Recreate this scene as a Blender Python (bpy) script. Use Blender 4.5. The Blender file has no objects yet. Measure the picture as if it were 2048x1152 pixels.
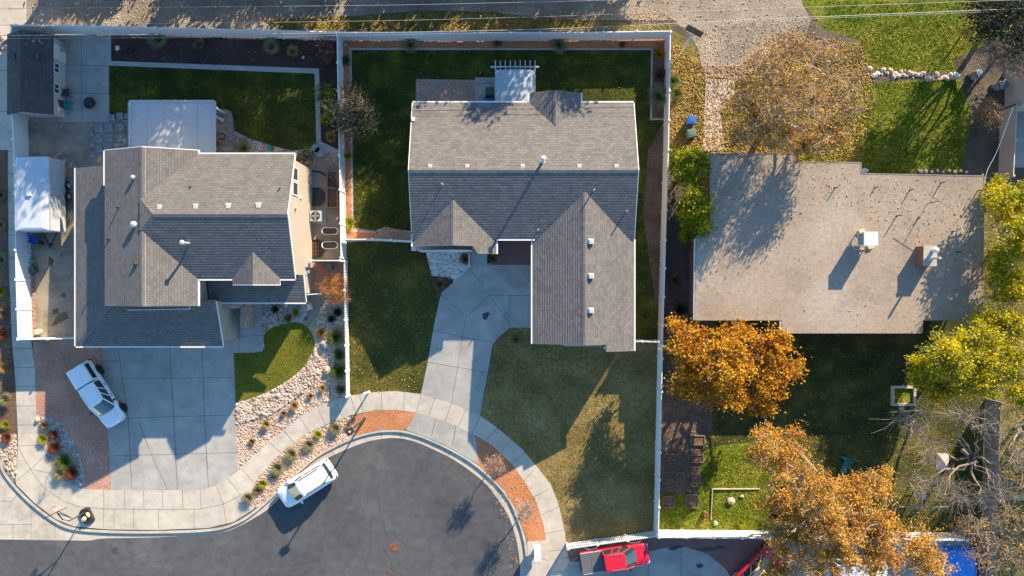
import bpy, bmesh, math, random
from mathutils import Vector, Matrix, noise
R = math.radians
rng = random.Random(7)
SC = bpy.context.scene
COL = SC.collection

# ---------------------------------------------------------------- camera, sky, sun, exposure
D = 57.0            # drone height above the yards, metres
S = 24.5            # photo pixels per metre on the ground
cam = bpy.data.cameras.new("drone_camera"); cam.sensor_width = 36.0
cam.lens = 36.0 * (S * D) / 2048.0; cam.clip_end = 3000.0
co = bpy.data.objects.new("drone_camera", cam); co.location = (0, 0, D); COL.objects.link(co); SC.camera = co

SUN_EL, SUN_AZ = R(21.4), math.atan2(.517, .856)
world = bpy.data.worlds.new("World"); SC.world = world; world.use_nodes = True
_nt = world.node_tree; _bg = _nt.nodes["Background"]
_sky = _nt.nodes.new("ShaderNodeTexSky"); _sky.sky_type = 'NISHITA'; _sky.sun_disc = False
_sky.dust_density = .3; _sky.ozone_density = 3.0; _sky.sun_elevation = SUN_EL; _sky.sun_rotation = SUN_AZ
_hs = _nt.nodes.new('ShaderNodeHueSaturation'); _hs.inputs['Saturation'].default_value = 1.1; _hs.inputs['Hue'].default_value = .494
_nt.links.new(_sky.outputs[0], _hs.inputs['Color']); _nt.links.new(_hs.outputs[0], _bg.inputs[0]); _bg.inputs[1].default_value = 0.115
sl = bpy.data.lights.new("sun", 'SUN'); sl.energy = 4.8; sl.angle = R(0.5); sl.color = (1.0, .82, .57)
so = bpy.data.objects.new("sun", sl); COL.objects.link(so); so.location = (30, 50, 40)
_sv = Vector((math.sin(SUN_AZ) * math.cos(SUN_EL), math.cos(SUN_AZ) * math.cos(SUN_EL), math.sin(SUN_EL)))
so.rotation_euler = _sv.to_track_quat('Z', 'Y').to_euler()
SC.view_settings.view_transform = 'Standard'; SC.view_settings.look = 'None'
SC.view_settings.gamma = 1.0; SC.view_settings.exposure = 1.5
SC.cycles.max_bounces = 5

# ---------------------------------------------------------------- terrain and pixel -> place
BR = [(400, 0), (2, 0), (-8.5, -.55), (-12, -.7), (-400, -.7)]
def zg(y):
    for (a, za), (b, zb) in zip(BR, BR[1:]):
        if y >= b: return za + (zb - za) * (a - y) / (a - b) if y <= a else za
    return -.7
def W(px, py, z=0.0):
    s = (D - z) / D / S
    return Vector(((px - 1024) * s, (576 - py) * s, z))
def G(px, py, h=0.0):
    z = h
    for _ in range(5): z = zg((576 - py) * (D - z) / D / S) + h
    return W(px, py, z)

# ---------------------------------------------------------------- materials
def newmat(name):
    m = bpy.data.materials.new(name); m.use_nodes = True
    nt = m.node_tree; return m, nt, nt.nodes["Principled BSDF"]
def N(nt, t, **kw):
    n = nt.nodes.new(t)
    for k, v in kw.items(): setattr(n, k, v)
    return n
def c4(c): return (c[0], c[1], c[2], 1)
def plain(name, c, rough=.6, metal=0, spec=.5, coat=0, var=0.0):
    m, nt, b = newmat(name)
    b.inputs['Base Color'].default_value = c4(c); b.inputs['Roughness'].default_value = rough
    b.inputs['Metallic'].default_value = metal; b.inputs['Specular IOR Level'].default_value = spec
    b.inputs['Coat Weight'].default_value = coat
    if var:
        tc = N(nt, 'ShaderNodeTexCoord'); no = N(nt, 'ShaderNodeTexNoise'); no.inputs['Scale'].default_value = 1.7; no.inputs['Detail'].default_value = 6
        rp = N(nt, 'ShaderNodeValToRGB'); rp.color_ramp.elements[0].position = .3; rp.color_ramp.elements[1].position = .7
        rp.color_ramp.elements[0].color = c4([x * (1 - var) for x in c]); rp.color_ramp.elements[1].color = c4([min(1, x * (1 + var)) for x in c])
        nt.links.new(tc.outputs['Object'], no.inputs['Vector']); nt.links.new(no.outputs[0], rp.inputs[0]); nt.links.new(rp.outputs[0], b.inputs['Base Color'])
    return m
def ramp(nt, stops):
    rp = N(nt, 'ShaderNodeValToRGB'); e = rp.color_ramp.elements
    e[0].position, e[0].color = stops[0][0], c4(stops[0][1]); e[1].position, e[1].color = stops[-1][0], c4(stops[-1][1])
    for p, c in stops[1:-1]:
        x = e.new(p); x.color = c4(c)
    return rp
def gmat(name, stops, scale=.4, fine=(9, .35), bump=(14, .05), voro=None, rough=.92, detail=5, stain=None, fine2=None):
    """ground-like surface: large noise -> ramp, multiplied by fine noise, optional stone cells, bump"""
    m, nt, b = newmat(name); L = nt.links.new
    b.inputs['Roughness'].default_value = rough; b.inputs['Specular IOR Level'].default_value = .25
    tc = N(nt, 'ShaderNodeTexCoord')
    def nz(sc, de=4):
        n = N(nt, 'ShaderNodeTexNoise'); n.inputs['Scale'].default_value = sc; n.inputs['Detail'].default_value = de; n.inputs['Roughness'].default_value = .6
        L(tc.outputs['Object'], n.inputs['Vector']); return n.outputs[0]
    def mul(col, fac_socket, lo, hi, a=.3, z=.7):
        mr = N(nt, 'ShaderNodeMapRange'); mr.inputs[1].default_value = a; mr.inputs[2].default_value = z; mr.inputs[3].default_value = lo; mr.inputs[4].default_value = hi
        L(fac_socket, mr.inputs[0]); mx = N(nt, 'ShaderNodeMix', data_type='RGBA', blend_type='MULTIPLY'); mx.inputs[0].default_value = 1
        L(col, mx.inputs[6]); cb = N(nt, 'ShaderNodeCombineColor'); 
        for i in range(3): L(mr.outputs[0], cb.inputs[i])
        L(cb.outputs[0], mx.inputs[7]); return mx.outputs[2]
    rp = ramp(nt, stops); L(nz(scale, detail), rp.inputs[0]); col = rp.outputs[0]
    if fine: col = mul(col, nz(fine[0], 3), 1 - fine[1], 1 + fine[1])
    if fine2: col = mul(col, nz(fine2[0], 3), 1 - fine2[1], 1 + fine2[1])
    hgt = None
    if voro:
        v = N(nt, 'ShaderNodeTexVoronoi'); v.inputs['Scale'].default_value = voro[0]; L(tc.outputs['Object'], v.inputs['Vector'])
        sp = N(nt, 'ShaderNodeSeparateColor'); L(v.outputs['Color'], sp.inputs[0])
        col = mul(col, sp.outputs[0], 1 - voro[1], 1 + voro[1], 0, 1)
        inv = N(nt, 'ShaderNodeMath', operation='SUBTRACT'); inv.inputs[0].default_value = 1; L(v.outputs['Distance'], inv.inputs[1]); hgt = inv.outputs[0]
    if stain:
        col = mul(col, nz(stain[0], 7), stain[1], 1, .36, .5)
    L(col, b.inputs['Base Color'])
    if bump:
        bp = N(nt, 'ShaderNodeBump'); bp.inputs['Distance'].default_value = bump[1]; bp.inputs['Strength'].default_value = 1
        L(hgt if (hgt and len(bump) > 2) else nz(bump[0], 4), bp.inputs['Height']); L(bp.outputs[0], b.inputs['Normal'])
    return m
def shingle(name, c1, c2, mort, course=.2, bump=.022):
    m, nt, b = newmat(name); L = nt.links.new
    b.inputs['Roughness'].default_value = .9; b.inputs['Specular IOR Level'].default_value = .2
    uv = N(nt, 'ShaderNodeUVMap'); br = N(nt, 'ShaderNodeTexBrick'); L(uv.outputs[0], br.inputs['Vector'])
    br.inputs['Scale'].default_value = 1; br.inputs['Brick Width'].default_value = .32; br.inputs['Row Height'].default_value = course
    br.inputs['Mortar Size'].default_value = .012; br.inputs['Mortar Smooth'].default_value = .4; br.inputs['Bias'].default_value = 0
    br.inputs['Color1'].default_value = c4(c1); br.inputs['Color2'].default_value = c4(c2); br.inputs['Mortar'].default_value = c4(mort)
    tc = N(nt, 'ShaderNodeTexCoord'); no = N(nt, 'ShaderNodeTexNoise'); no.inputs['Scale'].default_value = 1.3; no.inputs['Detail'].default_value = 8; L(tc.outputs['Object'], no.inputs['Vector'])
    rp = ramp(nt, [(.3, (.9, .895, .89)), (.7, (1.08, 1.07, 1.06))]); L(no.outputs[0], rp.inputs[0])
    mx = N(nt, 'ShaderNodeMix', data_type='RGBA', blend_type='MULTIPLY'); mx.inputs[0].default_value = 1; L(br.outputs[0], mx.inputs[6]); L(rp.outputs[0], mx.inputs[7]); L(mx.outputs[2], b.inputs['Base Color'])
    n2 = N(nt, 'ShaderNodeTexNoise'); n2.inputs['Scale'].default_value = 22; L(tc.outputs['Object'], n2.inputs['Vector']); bp = N(nt, 'ShaderNodeBump'); bp.inputs['Distance'].default_value = .012; L(n2.outputs[0], bp.inputs['Height']); L(bp.outputs[0], b.inputs['Normal'])
    return m
def leafmat(name, cols, trans=.35, clump=.9):
    m, nt, b = newmat(name); L = nt.links.new
    ge = N(nt, 'ShaderNodeNewGeometry'); tc = N(nt, 'ShaderNodeTexCoord')
    no = N(nt, 'ShaderNodeTexNoise'); no.inputs['Scale'].default_value = clump; no.inputs['Detail'].default_value = 2; L(tc.outputs['Object'], no.inputs['Vector'])
    mr = N(nt, 'ShaderNodeMapRange'); mr.inputs[1].default_value = .3; mr.inputs[2].default_value = .7; L(no.outputs[0], mr.inputs[0])
    ad = N(nt, 'ShaderNodeMix', data_type='FLOAT'); ad.inputs[0].default_value = .55; L(ge.outputs['Random Per Island'], ad.inputs[2]); L(mr.outputs[0], ad.inputs[3])
    rp = ramp(nt, [(.15 + .7 * i / (len(cols) - 1), c) for i, c in enumerate(cols)]); L(ad.outputs[0], rp.inputs[0])
    b.inputs['Roughness'].default_value = .7; b.inputs['Specular IOR Level'].default_value = .1; L(rp.outputs[0], b.inputs['Base Color'])
    tr = N(nt, 'ShaderNodeBsdfTranslucent'); L(rp.outputs[0], tr.inputs[0]); ms = N(nt, 'ShaderNodeMixShader'); ms.inputs[0].default_value = trans
    L(b.outputs[0], ms.inputs[1]); L(tr.outputs[0], ms.inputs[2]); L(ms.outputs[0], nt.nodes['Material Output'].inputs[0])
    return m

M = {}
M['soil'] = gmat('soil', [(.3, (.07, .055, .042)), (.7, (.15, .125, .1))], .5, (12, .4), (20, .04))
M['alley'] = gmat('alley_gravel', [(.3, (.20, .165, .13)), (.5, (.30, .25, .20)), (.7, (.42, .35, .275))], .35, (14, .5), (14, .12), fine2=(26, .5))
M['concrete'] = gmat('concrete', [(.3, (.36, .335, .295)), (.7, (.43, .40, .355))], .35, (1.2, .12), (30, .004), stain=(.9, .9), rough=.85)
M['walk'] = gmat('sidewalk_concrete', [(.3, (.40, .355, .295)), (.7, (.50, .45, .38))], .3, (1.4, .11), (30, .004), stain=(.8, .92), fine2=(18, .06), rough=.85)
M['gutter'] = gmat('gutter_concrete', [(.3, (.38, .34, .28)), (.7, (.48, .43, .36))], .25, (2, .1), (30, .004), stain=(.8, .85), rough=.85)
M['drive'] = gmat('driveway_concrete', [(.3, (.30, .29, .27)), (.7, (.37, .355, .33))], .3, (1.1, .12), (30, .004), stain=(.5, .88), fine2=(18, .06), rough=.85)
M['redcon'] = gmat('red_concrete', [(.3, (.17, .085, .08)), (.7, (.24, .13, .12))], .4, (5, .12), (30, .006), rough=.8)
M['joint'] = plain('control_joint', (.10, .095, .09), .95)
M['asphalt'] = gmat('asphalt', [(.3, (.060, .063, .070)), (.47, (.080, .082, .088)), (.6, (.088, .090, .094)), (.75, (.122, .121, .120))], .22, (1.6, .16), (60, .015), fine2=(34, .38), rough=.85, detail=10, stain=(.12, .86))
M['crack'] = plain('asphalt_crack', (.028, .027, .027), .95)
M['stain'] = plain('oil_stain', (.055, .05, .048), .6)
M['damp'] = plain('damp_gravel', (.10, .08, .06), .9, var=.3)
M['tar'] = plain('tar_patch', (.05, .05, .052), .8)
M['grass'] = gmat('lawn_grass', [(.28, (.020, .036, .006)), (.48, (.046, .062, .008)), (.7, (.14, .135, .014))], .55, (7, .4), (13, .16), fine2=(28, .45))
M['rough'] = gmat('rough_grass', [(.28, (.055, .095, .004)), (.5, (.13, .17, .006)), (.72, (.26, .22, .04))], .7, (5, .5), (9, .2), fine2=(22, .45))
M['east_shade_grass'] = gmat('shade_darkened_grass', [(.28, (.018, .028, .008)), (.48, (.042, .052, .012)), (.7, (.12, .11, .025))], .55, (6, .4), (10, .16), fine2=(22, .45))  # east lawn grass with the flat-roof house's shade put into its colour
M['blade_dark'] = leafmat('dark_grass_blades', [(.025, .04, .006), (.06, .08, .008), (.14, .14, .015)], .2, .5)
M['dgrass'] = gmat('dormant_grass', [(.25, (.115, .088, .024)), (.42, (.20, .145, .048)), (.56, (.28, .20, .072)), (.75, (.38, .28, .12))], .38, (6, .35), (12, .14), fine2=(26, .45))
M['mixgrass'] = gmat('front_lawn_grass', [(.28, (.028, .042, .009)), (.48, (.068, .072, .014)), (.7, (.18, .145, .03))], .28, (6, .35), (12, .14), fine2=(26, .45))
M['islandgrass'] = gmat('island_lawn_grass', [(.28, (.06, .085, .006)), (.5, (.12, .125, .010)), (.72, (.17, .145, .022))], .4, (6, .35), (12, .1), fine2=(26, .3))
M['leafy'] = gmat('leafy_weeds', [(.28, (.07, .085, .016)), (.48, (.16, .13, .035)), (.7, (.28, .20, .07))], 1.3, (7, .5), (9, .15), fine2=(24, .5))
M['redmulch'] = gmat('red_mulch', [(.3, (.36, .135, .06)), (.7, (.52, .22, .10))], .6, (9, .3), (14, .06), fine2=(25, .4))
M['redgravel'] = gmat('red_gravel', [(.3, (.33, .165, .115)), (.7, (.50, .27, .19))], .5, (14, .4), (22, .04), fine2=(30, .4))
M['darkmulch'] = gmat('dark_mulch', [(.3, (.040, .024, .022)), (.7, (.075, .045, .04))], .5, (11, .5), (18, .05), fine2=(30, .5))
M['brownmulch'] = gmat('brown_mulch', [(.3, (.11, .06, .04)), (.6, (.18, .10, .06)), (.8, (.22, .17, .08))], .8, (9, .5), (14, .06), fine2=(25, .4))
M['pinkrock'] = gmat('pink_gravel', [(.3, (.40, .27, .195)), (.7, (.54, .40, .30))], .5, (6, .22), (9, .08, 1), voro=(5.5, .35), fine2=(22, .25))
M['greyrock'] = gmat('grey_gravel', [(.3, (.26, .22, .2)), (.7, (.38, .33, .3))], .5, (8, .25), (9, .06, 1), voro=(6.5, .4), fine2=(25, .25))
M['whiterock'] = gmat('white_gravel', [(.3, (.42, .41, .4)), (.7, (.58, .57, .55))], .5, (8, .2), (9, .06, 1), voro=(6, .4), fine2=(25, .2))
M['yardgravel'] = gmat('yard_gravel', [(.3, (.22, .185, .145)), (.55, (.31, .26, .205)), (.75, (.40, .33, .24))], .5, (18, .35), (26, .04), fine2=(34, .35), stain=(.8, .72))
M['tandirt'] = gmat('tan_dirt', [(.3, (.24, .195, .145)), (.7, (.33, .27, .2))], .7, (6, .15), (14, .03))
M['garden'] = gmat('garden_dirt', [(.3, (.085, .06, .045)), (.7, (.16, .115, .085))], .6, (9, .4), (14, .08), fine2=(24, .4))
M['flag'] = gmat('flagstone', [(.3, (.16, .2, .22)), (.7, (.26, .29, .3))], 1.2, (6, .15), (12, .01))
M['paver'] = gmat('paver_brick', [(.3, (.30, .19, .15)), (.7, (.42, .28, .22))], 1.0, (8, .3), (16, .03))
M['border'] = gmat('border_concrete', [(.3, (.30, .30, .30)), (.7, (.38, .37, .36))], .8, (5, .1), (20, .006))
M['shingle'] = shingle('taupe_shingles', (.135, .126, .122), (.182, .170, .164), (.080, .075, .073))
M['shingle2'] = shingle('grey_shingles', (.132, .125, .121), (.17, .160, .154), (.076, .072, .07))
M['shedroof'] = shingle('slate_shingles', (.07, .07, .072), (.09, .09, .09), (.04, .04, .04))
M['tarroof'] = gmat('gravel_roofing', [(.28, (.26, .21, .165)), (.45, (.31, .255, .20)), (.55, (.33, .265, .205)), (.72, (.38, .325, .27))], .13, (5, .14), (26, .03), fine2=(24, .34), detail=9, stain=(.35, .86))
M['white'] = plain('white_vinyl', (.70, .70, .69), .45, var=.04)
M['trim'] = plain('white_trim', (.66, .65, .63), .5)
M['vent'] = plain('vent_metal', (.44, .43, .42), .5)
M['trailer'] = plain('trailer_skin', (.46, .50, .55), .4, var=.06)
M['seam2'] = plain('faint_seam', (.36, .37, .37), .6)
M['stucco'] = gmat('tan_stucco', [(.3, (.37, .315, .26)), (.7, (.41, .35, .29))], .4, (6, .05), (40, .004))
M['stucco2'] = gmat('pale_stucco', [(.3, (.45, .42, .38)), (.7, (.52, .48, .44))], .4, (6, .05), (40, .004))
M['brick'] = gmat('red_brick', [(.3, (.22, .09, .06)), (.7, (.32, .14, .09))], 2, (7, .25), (12, .01))
M['stone'] = gmat('stone_veneer', [(.3, (.30, .19, .13)), (.7, (.5, .38, .3))], 3, (6, .3), (8, .03))
M['metalroof'] = gmat('pale_panel_roofing', [(.3, (.38, .41, .43)), (.7, (.45, .475, .49))], .35, (4, .05), (3, .004), rough=.45, stain=(.6, .93))
M['awning'] = gmat('pale_blue_panel', [(.3, (.29, .33, .36)), (.7, (.35, .385, .41))], .5, (4, .05), (3, .004), rough=.5)
M['seam'] = plain('panel_seam', (.22, .23, .23), .6)
M['galv'] = plain('galvanised_steel', (.55, .55, .54), .45, .4)
M['wire'] = plain('weathered_cable', (.33, .33, .33), .6)
M['dark'] = plain('dark_metal', (.05, .05, .052), .5, .2)
M['bronze'] = plain('bronze_metal', (.06, .045, .035), .5, .3)
M['black'] = plain('black_plastic', (.022, .022, .024), .5)
M['rubber'] = plain('tyre_rubber', (.02, .02, .021), .85)
M['chrome'] = plain('chrome', (.7, .7, .7), .15, 1)
M['alloy'] = plain('alloy_rim', (.45, .45, .46), .3, .8)
M['paint_white'] = plain('white_car_paint', (.74, .75, .77), .25, 0, .5, .5)
M['paint_red'] = plain('red_car_paint', (.55, .012, .03), .25, 0, .5, .6)
M['glass'] = plain('car_glass', (.008, .03, .036), .05, 0, 1.0, 1.0)
M['windglass'] = plain('window_glass', (.05, .06, .07), .05, 0, .7)
M['interior'] = plain('tan_interior', (.35, .26, .17), .8)
M['tonneau'] = plain('tonneau_vinyl', (.10, .10, .105), .7, var=.1)
M['lampred'] = plain('tail_lamp', (.35, .02, .02), .2)
M['lampclear'] = plain('head_lamp', (.6, .62, .64), .1)
M['blue'] = plain('blue_plastic', (.025, .12, .45), .45, var=.1)
M['bluetarp'] = plain('blue_tarp', (.03, .22, .68), .5, var=.2)
M['green'] = plain('green_plastic', (.10, .17, .13), .5, var=.1)
M['dkgreen'] = plain('dark_green_plastic', (.045, .10, .075), .5)
M['teal'] = plain('teal_plastic', (.0, .22, .20), .4, var=.15)
M['orange'] = plain('orange_plastic', (.75, .16, .02), .5)
M['wood'] = gmat('cedar_wood', [(.3, (.26, .15, .085)), (.7, (.36, .22, .13))], 2, (9, .2), (20, .01))
M['greywood'] = gmat('weathered_wood', [(.3, (.20, .175, .15)), (.7, (.29, .255, .22))], 1.4, (9, .2), (20, .01))
M['oldwood'] = gmat('old_brown_wood', [(.3, (.13, .095, .07)), (.7, (.20, .15, .115))], 1.4, (9, .2), (20, .01))
M['palewood'] = gmat('bleached_wood', [(.3, (.40, .34, .26)), (.7, (.52, .45, .36))], 1.4, (9, .15), (20, .01))
M['bark'] = gmat('grey_bark', [(.3, (.14, .115, .09)), (.7, (.26, .215, .175))], 2, (8, .3), (14, .03))
M['palebark'] = gmat('pale_bark', [(.3, (.24, .195, .15)), (.7, (.40, .34, .275))], 2, (8, .3), (14, .02))
M['midbark'] = gmat('mid_grey_bark', [(.3, (.17, .14, .115)), (.7, (.30, .255, .21))], 2, (8, .3), (14, .02))
M['boulder'] = gmat('boulder_stone', [(.3, (.38, .29, .23)), (.7, (.56, .46, .38))], 2, (8, .2), (10, .03))
M['riverrock'] = leafmat('river_rock', [(.20, .145, .115), (.38, .29, .225), (.50, .39, .31), (.58, .49, .41)], 0.0, 2)
M['whitestone'] = plain('white_stone', (.62, .60, .56), .8, var=.12)
M['rust'] = gmat('rusty_iron', [(.3, (.14, .055, .035)), (.7, (.24, .10, .065))], 3, (12, .3), (14, .01))
M['fabric'] = plain('patio_fabric', (.05, .055, .055), .9)
M['pinktarp'] = plain('faded_tarp', (.42, .33, .32), .8, var=.2)
M['cream'] = plain('cream_vinyl', (.52, .46, .39), .5, var=.04)
M['sandy'] = plain('sandbag_canvas', (.62, .42, .25), .85)
# foliage
M['lf_orange'] = leafmat('orange_leaves', [(.26, .10, .008), (.46, .19, .014), (.56, .29, .02), (.58, .41, .04)])
M['lf_rust'] = leafmat('rust_leaves', [(.30, .13, .02), (.48, .23, .032), (.58, .32, .045), (.62, .42, .10)], clump=.5)
M['lf_yellow'] = leafmat('yellow_green_leaves', [(.10, .125, .005), (.30, .30, .006), (.55, .46, .008), (.66, .49, .012)], clump=.6)
M['lf_tan'] = leafmat('tan_leaves', [(.24, .11, .015), (.42, .23, .035), (.52, .31, .07), (.56, .38, .15)])
M['blade_green'] = leafmat('grass_blades', [(.04, .065, .004), (.11, .14, .006), (.24, .23, .015)], .2, .5)
M['blade_straw'] = leafmat('straw_grass_blades', [(.14, .11, .028), (.28, .20, .06), (.42, .31, .13)], .2, .4)
M['lf_litter'] = leafmat('fallen_leaf', [(.22, .11, .025), (.40, .22, .05), (.54, .33, .10), (.60, .42, .16)], .1)
M['lf_ever'] = leafmat('evergreen_foliage', [(.035, .05, .005), (.13, .155, .006), (.30, .31, .008), (.44, .40, .010)], .15)
M['lf_dark'] = leafmat('dark_foliage', [(.015, .022, .012), (.03, .04, .02), (.055, .06, .03)], .15)
M['lf_olive'] = leafmat('olive_foliage', [(.03, .036, .022), (.06, .066, .04), (.11, .115, .07)], .2)
M['lf_sage'] = leafmat('sage_blades', [(.14, .14, .07), (.27, .25, .13), (.40, .36, .20)], .2)
M['lf_green'] = leafmat('green_blades', [(.05, .08, .015), (.11, .15, .03), (.20, .22, .06)], .2)
M['lf_straw'] = leafmat('straw_blades', [(.24, .15, .05), (.40, .26, .09), (.5, .34, .13)], .2)
M['lf_lime'] = leafmat('lime_leaves', [(.16, .18, .012), (.34, .33, .02), (.5, .42, .03)], .3)
M['lf_red'] = leafmat('dark_red_leaves', [(.10, .03, .02), (.22, .07, .04), (.30, .12, .06)], .3)
M['lf_brown'] = leafmat('dry_brown_leaves', [(.12, .07, .03), (.22, .14, .07), (.34, .24, .14)], .2)
M['lf_bush'] = leafmat('rusty_twigs', [(.26, .10, .035), (.44, .20, .06), (.52, .30, .10)], .15)
M['lf_pink'] = leafmat('pinkish_twigs', [(.28, .16, .12), (.42, .27, .2), (.5, .36, .28)], .1)

# ---------------------------------------------------------------- mesh builder
class MB:
    def __init__(s): s.v = []; s.f = []; s.m = []; s.uv = {}
    def add(s, vs, fs, mi=0):
        o = len(s.v); s.v += [tuple(p) for p in vs]
        for f in fs: s.f.append(tuple(o + i for i in f)); s.m.append(mi)
        return s
    def box(s, c, d, mi=0, rz=0.0, taper=1.0, tilt=None):
        x, y, z = d[0] / 2, d[1] / 2, d[2] / 2
        vs = [Vector((sx * x * (taper if k else 1), sy * y * (taper if k else 1), (z if k else -z))) for k in (0, 1) for sx, sy in ((-1, -1), (1, -1), (1, 1), (-1, 1))]
        mt = Matrix.Rotation(rz, 3, 'Z')
        if tilt is not None: mt = mt @ tilt
        c = Vector(c)
        return s.add([mt @ p + c for p in vs], [(3, 2, 1, 0), (4, 5, 6, 7), (0, 1, 5, 4), (1, 2, 6, 5), (2, 3, 7, 6), (3, 0, 4, 7)], mi)
    def tube(s, pts, rad, n=6, mi=0, cap=True):
        pts = [Vector(p) for p in pts]; k = len(pts)
        if not hasattr(rad, '__len__'): rad = [rad] * k
        vs = []
        for i, p in enumerate(pts):
            d = (pts[min(i + 1, k - 1)] - pts[max(i - 1, 0)])
            d = d.normalized() if d.length > 1e-9 else Vector((0, 0, 1))
            a = d.cross(Vector((0, 0, 1)) if abs(d.z) < .9 else Vector((1, 0, 0))).normalized(); b = d.cross(a)
            for j in range(n):
                t = 2 * math.pi * j / n; vs.append(p + (a * math.cos(t) + b * math.sin(t)) * rad[i])
        fs = [(i * n + j, i * n + (j + 1) % n, (i + 1) * n + (j + 1) % n, (i + 1) * n + j) for i in range(k - 1) for j in range(n)]
        if cap: fs += [tuple(range(n))[::-1], tuple((k - 1) * n + j for j in range(n))]
        return s.add(vs, fs, mi)
    def cyl(s, c, r, h, n=16, mi=0, r2=None):
        c = Vector(c); return s.tube([c, c + Vector((0, 0, h))], [r, r if r2 is None else r2], n, mi)
    def prism(s, pts, z0, z1, mi=0):
        """plan outline (counter clockwise) between two heights"""
        n = len(pts); vs = [(p[0], p[1], z0) for p in pts] + [(p[0], p[1], z1) for p in pts]
        fs = [tuple(range(n))[::-1], tuple(range(n, 2 * n))] + [(i, (i + 1) % n, n + (i + 1) % n, n + i) for i in range(n)]
        return s.add(vs, fs, mi)
    def loft(s, rings, mi=0, cap=True):
        n = len(rings[0]); vs = [p for r in rings for p in r]
        fs = [(i * n + j, i * n + (j + 1) % n, (i + 1) * n + (j + 1) % n, (i + 1) * n + j) for i in range(len(rings) - 1) for j in range(n)]
        if cap: fs += [tuple(range(n))[::-1], tuple((len(rings) - 1) * n + j for j in range(n))]
        return s.add(vs, fs, mi)
    def rock(s, c, r, mi=0, flat=.65, rg=rng):
        vs = []; ph = rg.random() * 6.28
        ROWS = ((0, 1.0), (5, .55), (6, -.25))
        vs.append(Vector((0, 0, 1)))
        for n, h in ROWS[1:]:
            rr = math.sqrt(1 - h * h)
            for j in range(6):
                t = ph + 2 * math.pi * (j + .5 * (h < 0)) / 6; k = 1 + rg.uniform(-.25, .2); vs.append(Vector((math.cos(t) * rr * k, math.sin(t) * rr * k, h)))
        sx, sy = rg.uniform(.75, 1.25), rg.uniform(.75, 1.2); c = Vector(c)
        out = [c + Vector((p.x * r * sx, p.y * r * sy, p.z * r * flat)) for p in vs]
        fs = [(0, 1 + j, 1 + (j + 1) % 6) for j in range(6)] + [(1 + j, 7 + j, 1 + (j + 1) % 6) for j in range(6)] + [(1 + (j + 1) % 6, 7 + j, 7 + (j + 1) % 6) for j in range(6)]
        return s.add(out, fs, mi)
    def leaf(s, p, sz, rg, mi=0, up=0.0, asp=.55):
        d = Vector((rg.gauss(0, 1), rg.gauss(0, 1), rg.gauss(0, 1))) + (_sv * .75 + Vector((0, 0, .5))) * up; d = d.normalized() if d.length > 1e-6 else Vector((0, 0, 1))
        a = d.cross(Vector((rg.gauss(0, 1), rg.gauss(0, 1), rg.gauss(0, 1))))
        a = a.normalized() if a.length > 1e-6 else Vector((1, 0, 0)); b = d.cross(a); l = sz * rg.uniform(.65, 1.3); w = l * asp
        return s.add([p - a * l * .5, p - b * w * .5 + a * l * .05, p + a * l * .5, p + b * w * .5 + a * l * .05], [(0, 1, 2, 3)], mi)
    def build(s, name, mats, parent=None, smooth=False, loc=None):
        me = bpy.data.meshes.new(name); me.from_pydata(s.v, [], s.f)
        for m in (mats if isinstance(mats, (list, tuple)) else [mats]): me.materials.append(m)
        me.polygons.foreach_set('material_index', s.m)
        if smooth: me.polygons.foreach_set('use_smooth', [True] * len(s.f))
        if s.uv:
            ul = me.uv_layers.new(name='UVMap')
            for pi, uvs in s.uv.items():
                for li, u in zip(me.polygons[pi].loop_indices, uvs): ul.data[li].uv = u
        me.update()
        o = bpy.data.objects.new(name, me); COL.objects.link(o)
        if parent: o.parent = parent
        if loc is not None: o.location = loc
        return o
def tag(o, label=None, cat=None, group=None, kind=None):
    if label: o['label'] = label
    if cat: o['category'] = cat
    if group: o['group'] = group
    if kind: o['kind'] = kind
    return o
def thing(name, label, cat, loc=(0, 0, 0), rz=0.0, group=None):
    o = bpy.data.objects.new(name, None); COL.objects.link(o); o.location = loc; o.rotation_euler = (0, 0, rz); o.empty_display_size = .3
    return tag(o, label, cat, group)
def copy_tree(o, parent=None):
    c = o.copy(); COL.objects.link(c)
    if parent: c.parent = parent
    for ch in list(o.children): copy_tree(ch, c)
    return c
def smooth_line(pts, sub=5, closed=False):
    out = []; n = len(pts)
    for i in range(n if closed else n - 1):
        p0, p1, p2, p3 = (pts[(i - 1) % n] if closed or i > 0 else pts[0]), pts[i], pts[(i + 1) % n], (pts[(i + 2) % n] if closed or i + 2 < n else pts[-1])
        for k in range(sub):
            t = k / sub
            out.append(tuple(.5 * (2 * b + (c - a) * t + (2 * a - 5 * b + 4 * c - d) * t * t + (-a + 3 * b - 3 * c + d) * t ** 3) for a, b, c, d in zip(p0, p1, p2, p3)))
    if not closed: out.append(tuple(pts[-1]))
    return out
def inside(p, poly):
    x, y = p; c = False; j = len(poly) - 1
    for i in range(len(poly)):
        xi, yi = poly[i]; xj, yj = poly[j]
        if (yi > y) != (yj > y) and x < (xj - xi) * (y - yi) / (yj - yi) + xi: c = not c
        j = i
    return c
def scatter(poly, n, rg=rng):
    xs = [p[0] for p in poly]; ys = [p[1] for p in poly]; out = []
    while len(out) < n:
        p = (rg.uniform(min(xs), max(xs)), rg.uniform(min(ys), max(ys)))
        if inside(p, poly): out.append(p)
    return out
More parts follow.
